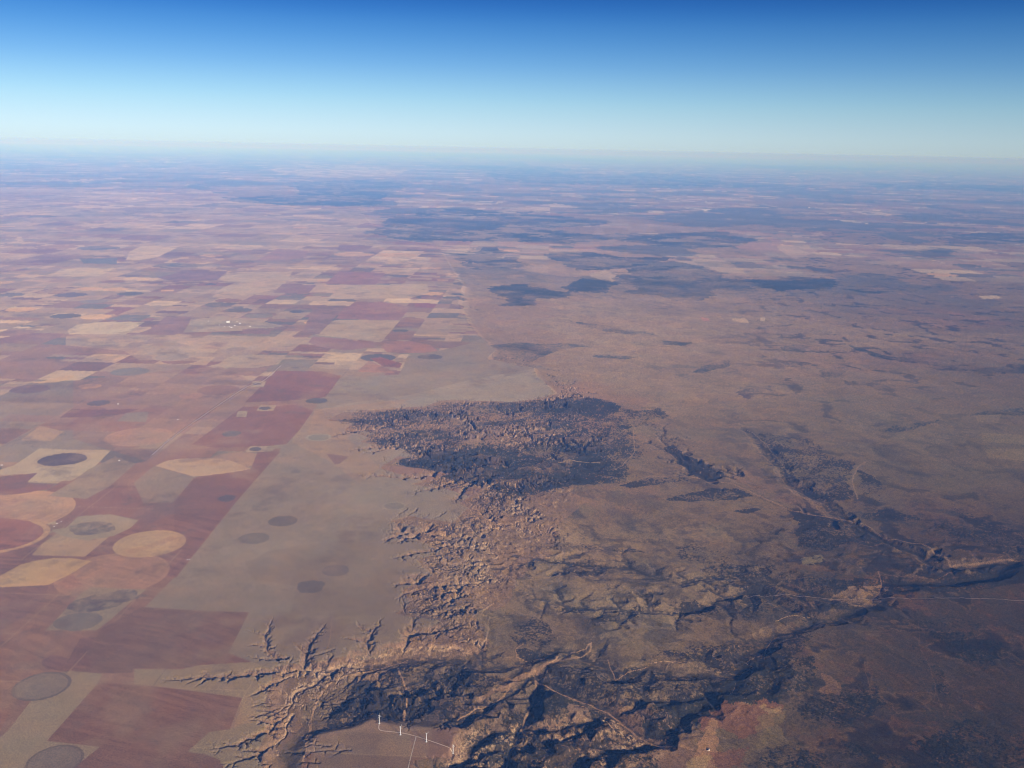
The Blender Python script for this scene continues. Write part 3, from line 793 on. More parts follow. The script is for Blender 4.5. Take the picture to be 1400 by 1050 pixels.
scrub([(1290, 875), (1350, 855), (1380, 880), (1350, 915), (1310, 900)], .35, .7, SCRUB, 37)
scrub([(1120, 930), (1180, 935), (1200, 985), (1130, 1000), (1090, 960)], .35, .8, SCRUB, 38)
# farther scrub and woods
FW = (.030, .036, .038)
scrub([(1160, 470), (1214, 488), (1260, 493), (1303, 502), (1343, 504), (1400, 499), (1500, 500), (1500, 510), (1350, 512), (1300, 507), (1250, 497), (1200, 492)], .5, .4, FW, 40)
scrub([(1065, 475), (1085, 471), (1105, 474), (1100, 480), (1070, 480)], .6, .3, FW, 41)
scrub([(1110, 500), (1160, 496), (1155, 505), (1130, 520), (1115, 512)], .4, .5, FW, 42)
scrub([(1003, 536), (1029, 527), (1053, 529), (1022, 547)], .5, .4, (.07, .05, .055), 43)
scrub([(945, 510), (971, 497), (1000, 492), (997, 500), (960, 511)], .6, .3, FW, 44)
scrub([(900, 518), (945, 508), (940, 514), (905, 522)], .35, .3, FW, 45)
scrub([(670, 473), (720, 470), (780, 471), (800, 474), (760, 478), (742, 490), (716, 500), (676, 496), (668, 488)], .5, .5, FW, 46)
scrub([(780, 440), (830, 446), (895, 455), (890, 459), (820, 452)], .45, .4, FW, 47)
scrub([(820, 486), (870, 488), (860, 492), (825, 490)], .4, .4, FW, 48)
scrub([(900, 466), (938, 468), (936, 473), (905, 471)], .5, .3, FW, 49)
scrub([(1225, 580), (1290, 575), (1240, 590), (1200, 590)], .35, .5, FW, 50)
scrub([(1350, 562), (1400, 558), (1400, 568), (1330, 568)], .5, .4, FW, 51)
for i, p in enumerate(([(843, 369), (900, 364), (957, 364), (977, 376), (1014, 383), (1100, 379), (1143, 384), (1130, 394), (1063, 397), (1043, 391), (1023, 397), (974, 394), (963, 410), (911, 409), (877, 400), (877, 393), (857, 389)],
                       [(786, 383), (814, 381), (849, 389), (826, 401), (777, 399)], [(680, 402), (734, 397), (783, 403), (777, 410), (737, 409), (729, 419), (680, 418)],
                       [(1000, 383), (1143, 383), (1154, 397), (1114, 399), (1106, 411), (1100, 398)], [(1291, 326), (1340, 318), (1500, 314), (1500, 332), (1300, 333)],
                       [(640, 338), (680, 337), (704, 345), (692, 352), (655, 350)], [(612, 346), (660, 350), (720, 355), (725, 365), (660, 366), (640, 358)], [(672, 392), (712, 390), (740, 397), (730, 412), (700, 408)],
                       [(700, 317), (809, 320), (894, 320), (1000, 317), (1040, 324), (1014, 335), (986, 339), (900, 337), (843, 328), (786, 333), (700, 331)],
                       [(737, 344), (809, 343), (851, 351), (920, 352), (894, 363), (843, 368), (786, 371), (746, 351)],
                       [(500, 318), (533, 298), (584, 287), (624, 284), (664, 289), (750, 294), (840, 300), (830, 306), (760, 312), (800, 320), (760, 330), (640, 330), (560, 328)],
                       [(395, 249), (479, 246), (550, 246), (559, 254), (533, 263), (527, 274), (510, 283), (436, 281), (401, 283), (330, 278), (300, 270), (407, 266)],
                       [(640, 234), (700, 231), (814, 238), (900, 237), (1000, 243), (975, 255), (871, 254), (700, 250)], [(380, 206), (520, 207), (700, 211), (860, 220), (860, 223), (700, 216), (520, 212)],
                       [(950, 223), (1100, 227), (1220, 231), (1220, 233), (1080, 231)], [(570, 226), (700, 226), (780, 232), (700, 234), (600, 231)], [(1180, 250), (1400, 254), (1400, 262), (1200, 258)], [(1000, 250), (1110, 254), (1100, 260), (1010, 256)],
                       [(1140, 395), (1165, 398), (1215, 400), (1180, 405), (1140, 403)])):
    r = cover(p, FW, .9, warp=1.0 if i < 8 else .7, seed=100 + i, dots=.78)
    if r:
        SCR[r[0]] = np.maximum(SCR[r[0]], r[2] * .99)
# pale and red clearings of the far right
pk = hcell(np.floor(GX / 2100), np.floor(GY / 2600), 401)
pk2 = hcell(np.floor(GX / 5200), np.floor(GY / 6100), 402)
PADDOCK = (np.where(pk < .30, .12, np.where(pk < .55, .6, 1.0)) * np.where(pk2 < .2, .4, 1.0)).astype(f4)
for p, c in (([(1005, 338), (1038, 328), (1055, 327), (1060, 330), (1085, 346), (1040, 345)], (.30, .185, .165)), ([(1060, 336), (1108, 335), (1120, 345), (1088, 354), (1075, 345)], (.42, .30, .24)),
             ([(1078, 320), (1120, 318), (1130, 322), (1090, 324)], (.42, .31, .25)), ([(1120, 346), (1150, 353), (1155, 360), (1130, 358)], (.33, .22, .18)), ([(1160, 346), (1200, 352), (1240, 358), (1220, 363), (1160, 358)], (.38, .29, .23)),
             ([(1208, 334), (1265, 336), (1250, 340), (1215, 340)], (.40, .30, .24)), ([(1300, 342), (1340, 340), (1345, 348), (1318, 347)], (.36, .26, .22)), ([(1140, 325), (1190, 328), (1200, 332), (1150, 331)], (.40, .32, .25)),
             ([(1338, 405), (1362, 404), (1370, 408), (1345, 409)], (.42, .33, .24)), ([(1142, 300), (1162, 302), (1185, 304), (1183, 306), (1150, 303)], (.55, .45, .36)), ([(1110, 283.5), (1170, 285), (1170, 286), (1110, 285)], (.75, .62, .5)),
             ([(1180, 286), (1202, 287), (1202, 288), (1182, 287.5)], (.7, .55, .42)), ([(852, 271), (868, 271), (866, 274), (852, 274)], (.6, .5, .45)), ([(953, 286), (968, 286), (966, 289), (953, 288)], (.6, .5, .45)), ([(966, 276), (980, 277), (978, 279), (966, 279)], (.6, .5, .45)),
             ([(700, 334), (780, 338), (802, 344), (790, 350), (740, 347), (700, 345)], (.36, .27, .23)), ([(810, 310), (860, 304), (980, 314), (935, 318), (890, 322), (810, 321)], (.38, .27, .23)), ([(920, 357), (960, 353), (1040, 362), (1130, 376), (1040, 378), (985, 374), (960, 364)], (.38, .29, .23)),
             ([(725, 365), (770, 365), (790, 372), (770, 378), (730, 372)], (.37, .26, .22)), ([(800, 376), (830, 370), (846, 376), (842, 386), (818, 380)], (.36, .27, .22)), ([(690, 285), (760, 278), (800, 283), (720, 290)], (.38, .29, .26)),
             ([(616, 337), (640, 331), (692, 333), (684, 339), (645, 345)], (.38, .29, .24)), ([(540, 274), (600, 272), (690, 275), (680, 279), (600, 283), (545, 281)], (.40, .31, .28)), ([(370, 226), (480, 226), (560, 232), (540, 240), (440, 244), (380, 240)], (.40, .32, .29)),
             ([(955, 434), (965, 435), (970, 440), (958, 439)], (.30, .15, .13)), ([(1000, 436), (1020, 436), (1025, 442), (1002, 440)], (.36, .26, .20)), ([(1038, 434), (1046, 434), (1044, 439), (1038, 438)], (.36, .27, .21)),
             ([(1330, 568), (1368, 567), (1364, 579), (1340, 577)], (.19, .14, .09)), ([(1340, 592), (1410, 596), (1410, 610), (1340, 604)], (.19, .14, .08)), ([(1345, 615), (1410, 614), (1410, 632), (1350, 626)], (.18, .135, .08))):
    far_ = sum(q[1] for q in p) / len(p) < 385
    cover(p, tuple(v * (.86 if far_ else 1) for v in c), .8, warp=.3 if far_ else .12, seed=int(p[0][0]), where=PADDOCK if far_ else None)
# red earth and pale ground at the bottom
cover([(975, 975), (1000, 962), (1025, 965), (1040, 960), (1062, 968), (1055, 985), (1035, 1010), (1022, 1024), (1000, 1008), (968, 1004), (962, 985)], (.20, .088, .056), .75, warp=.7, seed=3)
cover([(1035, 960), (1045, 953), (1052, 965), (1070, 960), (1068, 970), (1050, 972)], (.30, .19, .11), .8, warp=.4, seed=4)
cover([(966, 1000), (976, 978), (985, 985), (975, 1030), (972, 1100), (935, 1100), (948, 1040), (947, 1016)], (.30, .17, .105), .8, warp=.3, seed=5)
cover([(948, 1032), (970, 1032), (968, 1085), (938, 1085)], (.32, .22, .13), .7, warp=.4, seed=6)
cover([(970, 1026), (1010, 1020), (1010, 1040), (970, 1050)], (.19, .082, .055), .65, warp=.6, seed=7)
cover([(1052, 982), (1080, 970), (1080, 1025), (1040, 1032)], (.20, .14, .075), .6, warp=.6, seed=8)
cover([(1128, 922), (1140, 925), (1148, 952), (1120, 948), (1130, 938)], (.19, .11, .07), .8, warp=.3, seed=9)
cover([(775, 965), (800, 962), (812, 985), (790, 990), (775, 980)], (.26, .165, .125), .8, warp=.4, seed=10)
cover([(1165, 805), (1195, 795), (1205, 810), (1190, 828), (1170, 828), (1130, 815)], (.28, .175, .11), .7, warp=.5, seed=11)
cover([(1095, 760), (1125, 755), (1130, 765), (1100, 770)], (.24, .19, .115), .6, warp=.4, seed=12)
cover([(640, 875), (660, 872), (655, 892), (630, 890)], (.30, .185, .125), .6, warp=.5, seed=13)
cover([(430, 1020), (470, 1000), (560, 1005), (560, 1050), (420, 1060)], (.19, .145, .115), .5, where=FLAT)
cover([(560, 1000), (626, 993), (626, 1030), (565, 1040)], (.22, .12, .09), .6, where=FLAT)

put(smooth(55, 95, HILL) * LOWM * (RR < 60000) * (PX < 900), (.20, .125, .088), .4)
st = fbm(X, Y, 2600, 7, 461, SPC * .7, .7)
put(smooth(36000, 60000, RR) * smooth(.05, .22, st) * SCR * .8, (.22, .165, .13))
# sandy washes and tracks beaten into the ground
WASH = np.zeros(X.shape, f4)


def wash(px, width, col=(.34, .21, .14), k=.9, z=-140):
    width = width * .55
    pts = [at(a, b, z) for a, b in px]
    out = [pts[0]]
    for p, q in zip(pts, pts[1:]):
        for t in (.33, .66, 1):
            out.append((p[0] + (q[0] - p[0]) * t + rnd.uniform(-.5, .5) * width, p[1] + (q[1] - p[1]) * t + rnd.uniform(-.5, .5) * width))
    xs, ys = [p[0] for p in px], [p[1] for p in px]
    bl = block(min(xs) - 20, max(xs) + 20, min(ys) - 20, max(ys) + 20)
    d = np.full(X[bl].shape, 1e9)
    for p, q in zip(out, out[1:]):
        d = np.minimum(d, segdist(XW[bl], YW[bl], p[0], p[1], q[0], q[1])[0])
    wv = width * (1 + .5 * fbm(X[bl], Y[bl], 500, 3, 900))
    m = (1 - smooth(wv * .7, wv * 1.25, d)) * k
    CR_[bl] = CR_[bl] * (1 - m[..., None]) + np.array(col, f4) * m[..., None]
    SCR[bl] = SCR[bl] * (1 - m)
    WASH[bl] = np.maximum(WASH[bl], m)


wash([(414, 1060), (421, 1020), (427, 987), (434, 960), (455, 938), (484, 930), (510, 921)], 24)
wash([(545, 918), (556, 945), (556, 970), (553, 992)], 17, z=-90)
wash([(510, 921), (560, 906), (600, 904), (640, 898)], 10, k=.6)
wash([(655, 965), (690, 945), (712, 928), (735, 920), (765, 905), (790, 900)], 60, (.27, .165, .112), .85)
wash([(735, 922), (760, 905), (762, 900)], 24)
wash([(625, 993), (650, 978), (672, 968), (690, 955), (697, 940)], 17)
wash([(690, 1060), (698, 1030), (712, 1000), (722, 975), (730, 955), (734, 930)], 24)
wash([(735, 932), (755, 946), (780, 957), (800, 962), (830, 975), (845, 985), (870, 1005), (890, 1018), (920, 1024), (945, 1030)], 26, (.28, .165, .11))
wash([(715, 885), (704, 893), (706, 902), (725, 906), (745, 902)], 9)
wash([(780, 893), (800, 890), (808, 882), (808, 893), (790, 900)], 22, (.33, .21, .14))
wash([(830, 903), (838, 918), (842, 930), (860, 920), (885, 912)], 11)
wash([(890, 908), (915, 908), (945, 912)], 9, (.55, .36, .24))
wash([(910, 917), (916, 908), (930, 908), (948, 912), (975, 918), (1010, 922), (1030, 912), (1020, 905), (1032, 898), (1045, 898), (1048, 885), (1055, 875)], 9, (.30, .20, .15), .8)
wash([(1060, 850), (1075, 844), (1090, 842), (1110, 843)], 14, (.42, .28, .17))
wash([(985, 960), (1000, 950), (1005, 935)], 6, (.22, .15, .10), .7)
wash([(1200, 785), (1205, 800), (1200, 815), (1185, 828)], 17, (.22, .13, .09), .8, -190)
wash([(880, 655), (930, 655), (1000, 664), (1045, 684), (1085, 702), (1150, 711), (1185, 722), (1205, 735), (1215, 740), (1260, 748), (1290, 765), (1300, 775), (1340, 770), (1380, 765), (1500, 765)], 34, (.25, .16, .115), .75, -170)
wash([(1205, 790), (1280, 795), (1310, 780), (1350, 770), (1370, 764)], 18, (.16, .095, .07), .65, -190)
wash([(1016, 590), (1035, 615), (1060, 640), (1075, 665), (1110, 682), (1130, 690), (1150, 708)], 26, (.18, .122, .085), .65, -160)
wash([(1008, 584), (1030, 592), (1050, 612), (1070, 636), (1080, 648)], 10, (.30, .21, .15), .8, -150)
wash([(1172, 684), (1165, 660), (1172, 640), (1185, 632)], 30, (.22, .15, .105), .7, -160)
wash([(866, 592), (868, 620), (850, 640), (838, 646)], 20, (.24, .165, .12), .6, -130)
wash([(846, 560), (860, 575), (870, 590)], 13, (.26, .18, .13), .7, -100)
wash([(760, 634), (800, 636), (835, 637), (842, 643)], 12, (.32, .22, .16), .7, -120)
wash([(1255, 855), (1256, 890), (1270, 915), (1280, 955), (1290, 990)], 12, (.12, .075, .048), .5, -200)
wash([(1180, 910), (1184, 930), (1190, 960)], 14, (.13, .08, .05), .6, -200)
wash([(1080, 960), (1083, 990), (1083, 1020)], 8, (.13, .09, .055), .6, -200)
wash([(620, 786), (660, 788), (700, 790), (760, 793)], 9, (.32, .21, .15), .6, -110)
wash([(455, 845), (452, 870), (448, 890), (440, 908)], 12, (.33, .215, .14), .6, -40)

# ------------------------------------------------------------------ slopes show bare rock
dzr = np.gradient(Z, axis=0) / np.gradient(RR, axis=0)
dza = np.gradient(Z, axis=1) / (np.gradient(TH, axis=1) * RR)
SLOPE = np.hypot(dzr, dza)
band = vnoise(Z / 9.0 + n3 * .5, Z * 0, 55)
# junipers and painted-in shade darken slopes turned from the sun, bare rock the others
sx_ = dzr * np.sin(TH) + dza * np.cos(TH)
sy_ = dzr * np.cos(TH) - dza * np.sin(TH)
north = (-sx_ * -.55 + -sy_ * .83) / np.maximum(SLOPE, .02)  # how far the slope turns away from the sun at +X -Y
jun_shade = smooth(.10, .3, SLOPE) * smooth(-.15, .5, north + n3 * .5) * LOW_ANY * (RR < 60000) * (1 - WASH)
put(jun_shade * smooth(.3, .55, vnoise(X / 22, Y / 22, 171) + .25 * n3), NAVY, .8)
rock = smooth(.22, .5, SLOPE + n3 * .1) * np.clip(badl + .22, 0, 1) * np.clip(CUT * 1.1 + smooth(20, 80, DRIM) * .7, 0, 1)
rock = rock * (RR < 60000)
dens = np.clip(np.maximum(SCR * .85, jun_shade * .9), 0, 1)
rk = np.empty_like(CR_)
b = band[..., None]
rk[...] = np.array((.255, .16, .115), f4) * (1 - smooth(.35, .7, b)) + np.array((.40, .275, .205), f4) * smooth(.35, .7, b)
rk *= (.85 + .3 * vnoise(X / 35, Y / 35, 66))[..., None]
m = (rock * (1 - dens))[..., None]
CR_[...] = CR_ * (1 - m) + rk * m
# bushes along gully floors, with extra floor shade put into their dark colour
gul = (1 - smooth(2, 16, ZC - Z + 0 * Z)) * CUT * (SLOPE < .35) * (1 - WASH)
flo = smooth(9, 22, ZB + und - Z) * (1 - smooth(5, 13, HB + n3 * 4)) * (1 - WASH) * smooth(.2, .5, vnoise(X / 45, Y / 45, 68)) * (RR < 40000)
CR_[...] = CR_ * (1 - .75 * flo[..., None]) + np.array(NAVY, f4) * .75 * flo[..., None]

# fields weather towards one another; lanes run along many section lines
flatm = (DRIM < 0).astype(f4) * (SCR < .3)
nearf = 1 - smooth(24000, 34000, RR)
put(flatm * (.16 + .12 * nearf), (.195, .128, .10))
bl1 = fbm(X, Y, 820, 5, 181, SPC, .62)
bl2 = fbm(X, Y, 300, 4, 187, SPC, .65)
put(flatm * smooth(.08, .5, bl1) * .42, (.235, .165, .125))
put(flatm * smooth(.08, .5, -bl1 + .3 * bl2) * .42, (.115, .078, .072))
put(flatm * smooth(.25, .6, bl2) * .3, (.13, .10, .095))
ex, ey = np.abs(GX / CELL - np.round(GX / CELL)) * CELL, np.abs(GY / CELL - np.round(GY / CELL)) * CELL
lx = hcell(np.round(GX / CELL), np.floor(GY / CELL / 3), 191)
ly = hcell(np.floor(GX / CELL / 3), np.round(GY / CELL), 193)
inpast = inpoly(PX, PY, PASTURE) | (ID > 0)
put((lx < .45) * np.clip(1.2 - ex / 7.0, 0, 1) * flatm * nearf * .45 * ~inpast, (.34, .25, .19))
put((ly < .45) * np.clip(1.2 - ey / 11.0, 0, 1) * flatm * nearf * .40 * ~inpast, (.34, .25, .19))
put((lx > .85) * np.clip(1.2 - ex / 9.0, 0, 1) * flatm * nearf * .4 * ~inpast, (.09, .065, .06))
# broad and fine unevenness that is the land's own
tone = 1 + .16 * fbm(X, Y, 2300, 4, 120, SPC) + .16 * fbm(X, Y, 420, 5, 125, SPC, .72)
fur = vnoise(GX / 420 + 1.2 * fbm(X, Y, 900, 2, 131), GY / 46.0 + GX / 150 + 5 * fbm(X, Y, 1900, 2, 133), 133) - .5
reddish = np.clip((CR_[..., 0] / (CR_[..., 1] + 1e-4) - 1.4) / .5, 0, 1) * (DRIM < 0) * (RR < 16000)
tone = tone * (1 + .36 * fur * reddish)
hue = fbm(X, Y, 700, 5, 140, SPC, .65)
CR_ *= tone[..., None]
CR_[..., 0] *= 1 + .11 * hue
CR_[..., 2] *= 1 - .09 * hue
np.clip(CR_, .012, .85, out=CR_)

grain = vnoise(X / 9.0, Y / 9.0, 161) * .6 + vnoise(X / 21.0, Y / 21.0, 163) * .4 - .5
CR_ *= (1 + (grain * (.34 + .4 * LOW + .4 * CUT)) * np.clip(40 / SPC, 0, 1))[..., None]
CR_[..., 1] *= .95
CR_[..., 2] *= .66
np.clip(CR_, .008, .85, out=CR_)
# bushes and broken ground really stand up
wh = vnoise(X / 13.0, Y / 13.0, 150) - .3
Z = Z + np.where(NEAR, SCR * wh * 7.0 + LOWM * (vnoise(X / 30, Y / 30, 152) - .5) * 3.2, 0) * np.clip(30 / SPC, 0, 1)
Z = Z.astype(f4)

# ------------------------------------------------------------------ materials


def newmat(name):
    m = D.materials.new(name)
    m.use_nodes = True
    nt = m.node_tree
    nt.nodes.clear()
    return m, nt.nodes, nt.links


def land_material():
    m, N, L = newmat('land')
    out = N.new('ShaderNodeOutputMaterial')
    dif = N.new('ShaderNodeBsdfDiffuse')
    dif.inputs['Roughness'].default_value = 1.0
    att = N.new('ShaderNodeAttribute'); att.attribute_name = 'cover'
    geo = N.new('ShaderNodeNewGeometry')
    no = N.new('ShaderNodeTexNoise'); no.inputs['Scale'].default_value = 1 / 14.0; no.inputs['Detail'].default_value = 2
    mr = N.new('ShaderNodeMapRange'); mr.inputs['From Min'].default_value = .25; mr.inputs['From Max'].default_value = .75
    mr.inputs['To Min'].default_value = .6; mr.inputs['To Max'].default_value = 1.4
    vm = N.new('ShaderNodeVectorMath'); vm.operation = 'SCALE'
    L.new(geo.outputs['Position'], no.inputs['Vector'])
    L.new(no.outputs['Fac'], mr.inputs['Value'])
    L.new(att.outputs['Color'], vm.inputs[0])
    L.new(mr.outputs['Result'], vm.inputs['Scale'])
    L.new(vm.outputs['Vector'], dif.inputs['Color'])
    L.new(dif.outputs['BSDF'], out.inputs['Surface'])
    return m


def plain(name, col, rough=.7, var=.15, scale=.5, metallic=0):
    m, N, L = newmat(name)
    out = N.new('ShaderNodeOutputMaterial')
    p = N.new('ShaderNodeBsdfPrincipled')
    p.inputs['Roughness'].default_value = rough
    p.inputs['Metallic'].default_value = metallic
    geo = N.new('ShaderNodeNewGeometry')
    no = N.new('ShaderNodeTexNoise'); no.inputs['Scale'].default_value = scale; no.inputs['Detail'].default_value = 3
    mx = N.new('ShaderNodeMix'); mx.data_type = 'RGBA'
    mx.inputs[6].default_value = (*[c * (1 - var) for c in col], 1)
    mx.inputs[7].default_value = (*[min(1, c * (1 + var)) for c in col], 1)
    L.new(geo.outputs['Position'], no.inputs['Vector'])
    L.new(no.outputs['Fac'], mx.inputs[0])
    L.new(mx.outputs[2], p.inputs['Base Color'])
    L.new(p.outputs['BSDF'], out.inputs['Surface'])
    return m


LAND = land_material()
WHITE = plain('white_paint', (.82, .82, .80), .45, .04)
ROADM = plain('caliche_gravel', (.66, .52, .38), .95, .25, .06)
DIRT = plain('dirt_track', (.36, .26, .20), .95, .2, .08)
TIN = plain('pale_metal_sheet', (.80, .80, .80), .5, .06)
ROOFM = plain('light_roof', (.85, .84, .82), .6, .06)
CONC = plain('pale_concrete', (.70, .68, .64), .85, .08)
BANKM = plain('pale_bank_earth', (.62, .47, .36), .95, .12, .1)
POND = plain('dark_pond_water', (.010, .011, .013), .25, .1)


def tag(o, label=None, cat=None, group=None, kind=None):
    for k, v in (('label', label), ('category', cat), ('group', group), ('kind', kind)):
        if v:
            o[k] = v
    return o


def link(o, parent=None):
    COL.objects.link(o)
    if parent is not None:
        o.parent = parent
    return o


def mesh_np(name, V, Fq, colr=None, mat=None):
    me = D.meshes.new(name)
    nv, nf = len(V), len(Fq)
    me.vertices.add(nv)
    me.vertices.foreach_set('co', np.ascontiguousarray(V, f4).ravel())
    me.loops.add(nf * 4)
    me.loops.foreach_set('vertex_index', np.ascontiguousarray(Fq, np.int32).ravel())
    me.polygons.add(nf)
    me.polygons.foreach_set('loop_start', np.arange(0, nf * 4, 4, dtype=np.int32))
    if colr is not None:
        at_ = me.color_attributes.new('cover', 'FLOAT_COLOR', 'POINT')
        c = np.ones((nv, 4), f4)
        c[:, :3] = colr
        at_.data.foreach_set('color', c.ravel())
    me.materials.append(mat)
    me.update(calc_edges=True)
    return D.objects.new(name, me)


# ------------------------------------------------------------------ cut the sheet into its pieces
idx = np.arange(NR * NA, dtype=np.int32).reshape(NR, NA)
A, Bq = idx[:-1, :-1], idx[:-1, 1:]
Cq, Dq = idx[1:, 1:], idx[1:, :-1]
FACES = np.stack([A, Dq, Cq, Bq], -1).reshape(-1, 4)
wrap = np.stack([idx[:-1, -1], idx[1:, -1], idx[1:, 0], idx[:-1, 0]], -1)
VER = np.stack([X, Y, Z], -1).reshape(-1, 3).astype(f4)
CF = CR_.reshape(-1, 3)
fid = ID[:-1, :-1].reshape(-1).copy()
scr_f = SCR[:-1, :-1].reshape(-1)
wash_f = WASH[:-1, :-1].reshape(-1)
rfar = RR[:-1, :-1].reshape(-1)
WID, SID = 1000, 1001
fid[(fid == 0) & (scr_f > .5)] = SID
fid[(fid == 0) & (wash_f > .4)] = WID


def piece(name, k, extra=None):
    Fk = FACES[fid == k]
    if extra is not None:
        Fk = np.concatenate([Fk, extra])
    if len(Fk) == 0:
        return None
    u, inv = np.unique(Fk, return_inverse=True)
    return link(mesh_np(name, VER[u], inv.reshape(-1, 4), CF[u], LAND))


hub = np.array([[idx[0, 0], idx[0, NA // 3], idx[0, NA // 2], idx[0, 2 * NA // 3]]], np.int32)
tag(piece('ground', 0, np.concatenate([wrap, hub])), 'patchwork plain of fields, pasture and badlands running to the horizon', 'ground', kind='structure')
o = piece('scrub_woodland', SID)
tag(o, 'dark juniper scrub speckling the badland slopes and far hills', 'scrub', kind='stuff')
o = piece('wash', WID)
tag(o, 'pale sandy washes and dry river beds winding through the badlands', 'wash', kind='structure')
for i, (name, cat, label, group) in enumerate(FIELDS):
    o = piece(name, i + 1)
    if o:
        tag(o, label, cat, group, 'thing')


def zat(x, y):
    """height of the land at a point"""
    r, a = math.hypot(x, y), math.atan2(x, y)
    j = int(np.clip(np.searchsorted(rr, r) - 1, 0, NR - 2))
    i = int(np.clip(np.searchsorted(thr, a) - 1, 0, NA - 2))
    fr = (r - rr[j]) / (rr[j + 1] - rr[j])
    fa = (a - thr[i]) / (thr[i + 1] - thr[i])
    return float((Z[j, i] * (1 - fa) + Z[j, i + 1] * fa) * (1 - fr) + (Z[j + 1, i] * (1 - fa) + Z[j + 1, i + 1] * fa) * fr)


# ------------------------------------------------------------------ roads
def road(px, width, mat, name, label, z=0.0, lift=1.2):
    pts = [at(a, b, z) for a, b in px]
    # round the corners, then walk it in short steps
    for _ in range(2):
        q = [pts[0]]
        for a, b in zip(pts, pts[1:]):
            q += [(a[0] * .75 + b[0] * .25, a[1] * .75 + b[1] * .25), (a[0] * .25 + b[0] * .75, a[1] * .25 + b[1] * .75)]
        pts = q + [pts[-1]]
    out = []
    for a, b in zip(pts, pts[1:]):
        n = max(1, int(math.hypot(b[0] - a[0], b[1] - a[1]) / 15))
        out += [(a[0] + (b[0] - a[0]) * k / n, a[1] + (b[1] - a[1]) * k / n) for k in range(n)]
    out.append(pts[-1])
    V = []
    for i, p in enumerate(out):
        a, b = out[max(i - 1, 0)], out[min(i + 1, len(out) - 1)]
        L = math.hypot(b[0] - a[0], b[1] - a[1]) or 1
        nx, ny = -(b[1] - a[1]) / L, (b[0] - a[0]) / L
        row = []
        for s in (-.5, .5):
            x, y = p[0] + nx * width * s, p[1] + ny * width * s
            row.append((x, y, zat(x, y)))
        zz = max(row[0][2], row[1][2]) + lift
        V += [(x, y, zz) for x, y, _ in row]
    Fq = [(2 * i, 2 * i + 1, 2 * i + 3, 2 * i + 2) for i in range(len(out) - 1)]
    o = link(mesh_np(name, np.array(V), np.array(Fq), None, mat))
    return tag(o, label, 'road', kind='structure')


road([(518.5, 989.5), (517.5, 996), (520, 999), (530, 1000), (545, 1001.5), (560, 1004), (584, 1011.5), (600, 1017), (619.5, 1024)], 10, ROADM, 'road', 'pale gravel road linking the four wind turbines')
road([(569, 1006.5), (565, 1022), (559, 1045), (550, 1090)], 9, ROADM, 'road', 'pale gravel road running south from the turbine row off the bottom edge')
road([(384, 500), (378, 505), (360, 522), (346, 525), (333, 531), (300, 553), (262, 579), (232, 601), (208, 622)], 25, plain('road_dust', (.58, .43, .35), .95, .15, .05), 'road', 'pale country road slanting through the red fields')
road([(1020, 819), (1060, 817), (1130, 820), (1200, 822), (1290, 824), (1340, 824), (1420, 826)], 9, DIRT, 'road', 'pale dirt road crossing the dark valley at the right', z=-190, lift=2.5)


# ------------------------------------------------------------------ small mesh builder
class MB:
    def __init__(s):
        s.v, s.f = [], []

    def add(s, v, f):
        n = len(s.v)
        s.v += v
        s.f += [tuple(i + n for i in q) for q in f]

    def box(s, c, d):
        x, y, z = c
        a, b, h = d[0] / 2, d[1] / 2, d[2] / 2
        s.add([(x - a, y - b, z - h), (x + a, y - b, z - h), (x + a, y + b, z - h), (x - a, y + b, z - h), (x - a, y - b, z + h), (x + a, y - b, z + h), (x + a, y + b, z + h), (x - a, y + b, z + h)],
              [(0, 3, 2, 1), (4, 5, 6, 7), (0, 1, 5, 4), (1, 2, 6, 5), (2, 3, 7, 6), (3, 0, 4, 7)])

    def lathe(s, prof, c=(0, 0, 0), n=20):
        v = []
        for r, z in prof:
            v += [(c[0] + r * math.cos(2 * math.pi * k / n), c[1] + r * math.sin(2 * math.pi * k / n), c[2] + z) for k in range(n)]
        f = []
        for j in range(len(prof) - 1):
            f += [(j * n + k, j * n + (k + 1) % n, (j + 1) * n + (k + 1) % n, (j + 1) * n + k) for k in range(n)]
        f += [tuple(range(n))[::-1], tuple(range((len(prof) - 1) * n, len(prof) * n))]
        s.add(v, f)

    def build(s, name, mat, parent=None):
        me = D.meshes.new(name)
        me.from_pydata(s.v, [], s.f)
        me.materials.append(mat)
        me.update()
        return link(D.objects.new(name, me), parent)


def empty(name, loc, rz=0.0):
    o = D.objects.new(name, None)
    o.location = loc
    o.rotation_euler = (0, 0, rz)
    return link(o)


# ------------------------------------------------------------------ wind turbines
HUBZ = 96.0


def turbine_blade():
    m = MB()
    secs = [(1.5, 1.3, 1.3), (4, 1.4, 1.2), (9, 3.4, .7), (20, 2.4, .45), (32, 1.5, .28), (39.5, .5, .12)]
    n = 8
    v, f = [], []
    for z, c, t in secs:
        v += [(c * .5 * math.cos(2 * math.pi * k / n), t * .5 * math.sin(2 * math.pi * k / n), z) for k in range(n)]
    for j in range(len(secs) - 1):
        f += [(j * n + k, j * n + (k + 1) % n, (j + 1) * n + (k + 1) % n, (j + 1) * n + k) for k in range(n)]
    f += [tuple(range(n))[::-1], tuple(range((len(secs) - 1) * n, len(secs) * n))]
    m.add(v, f)
    return m


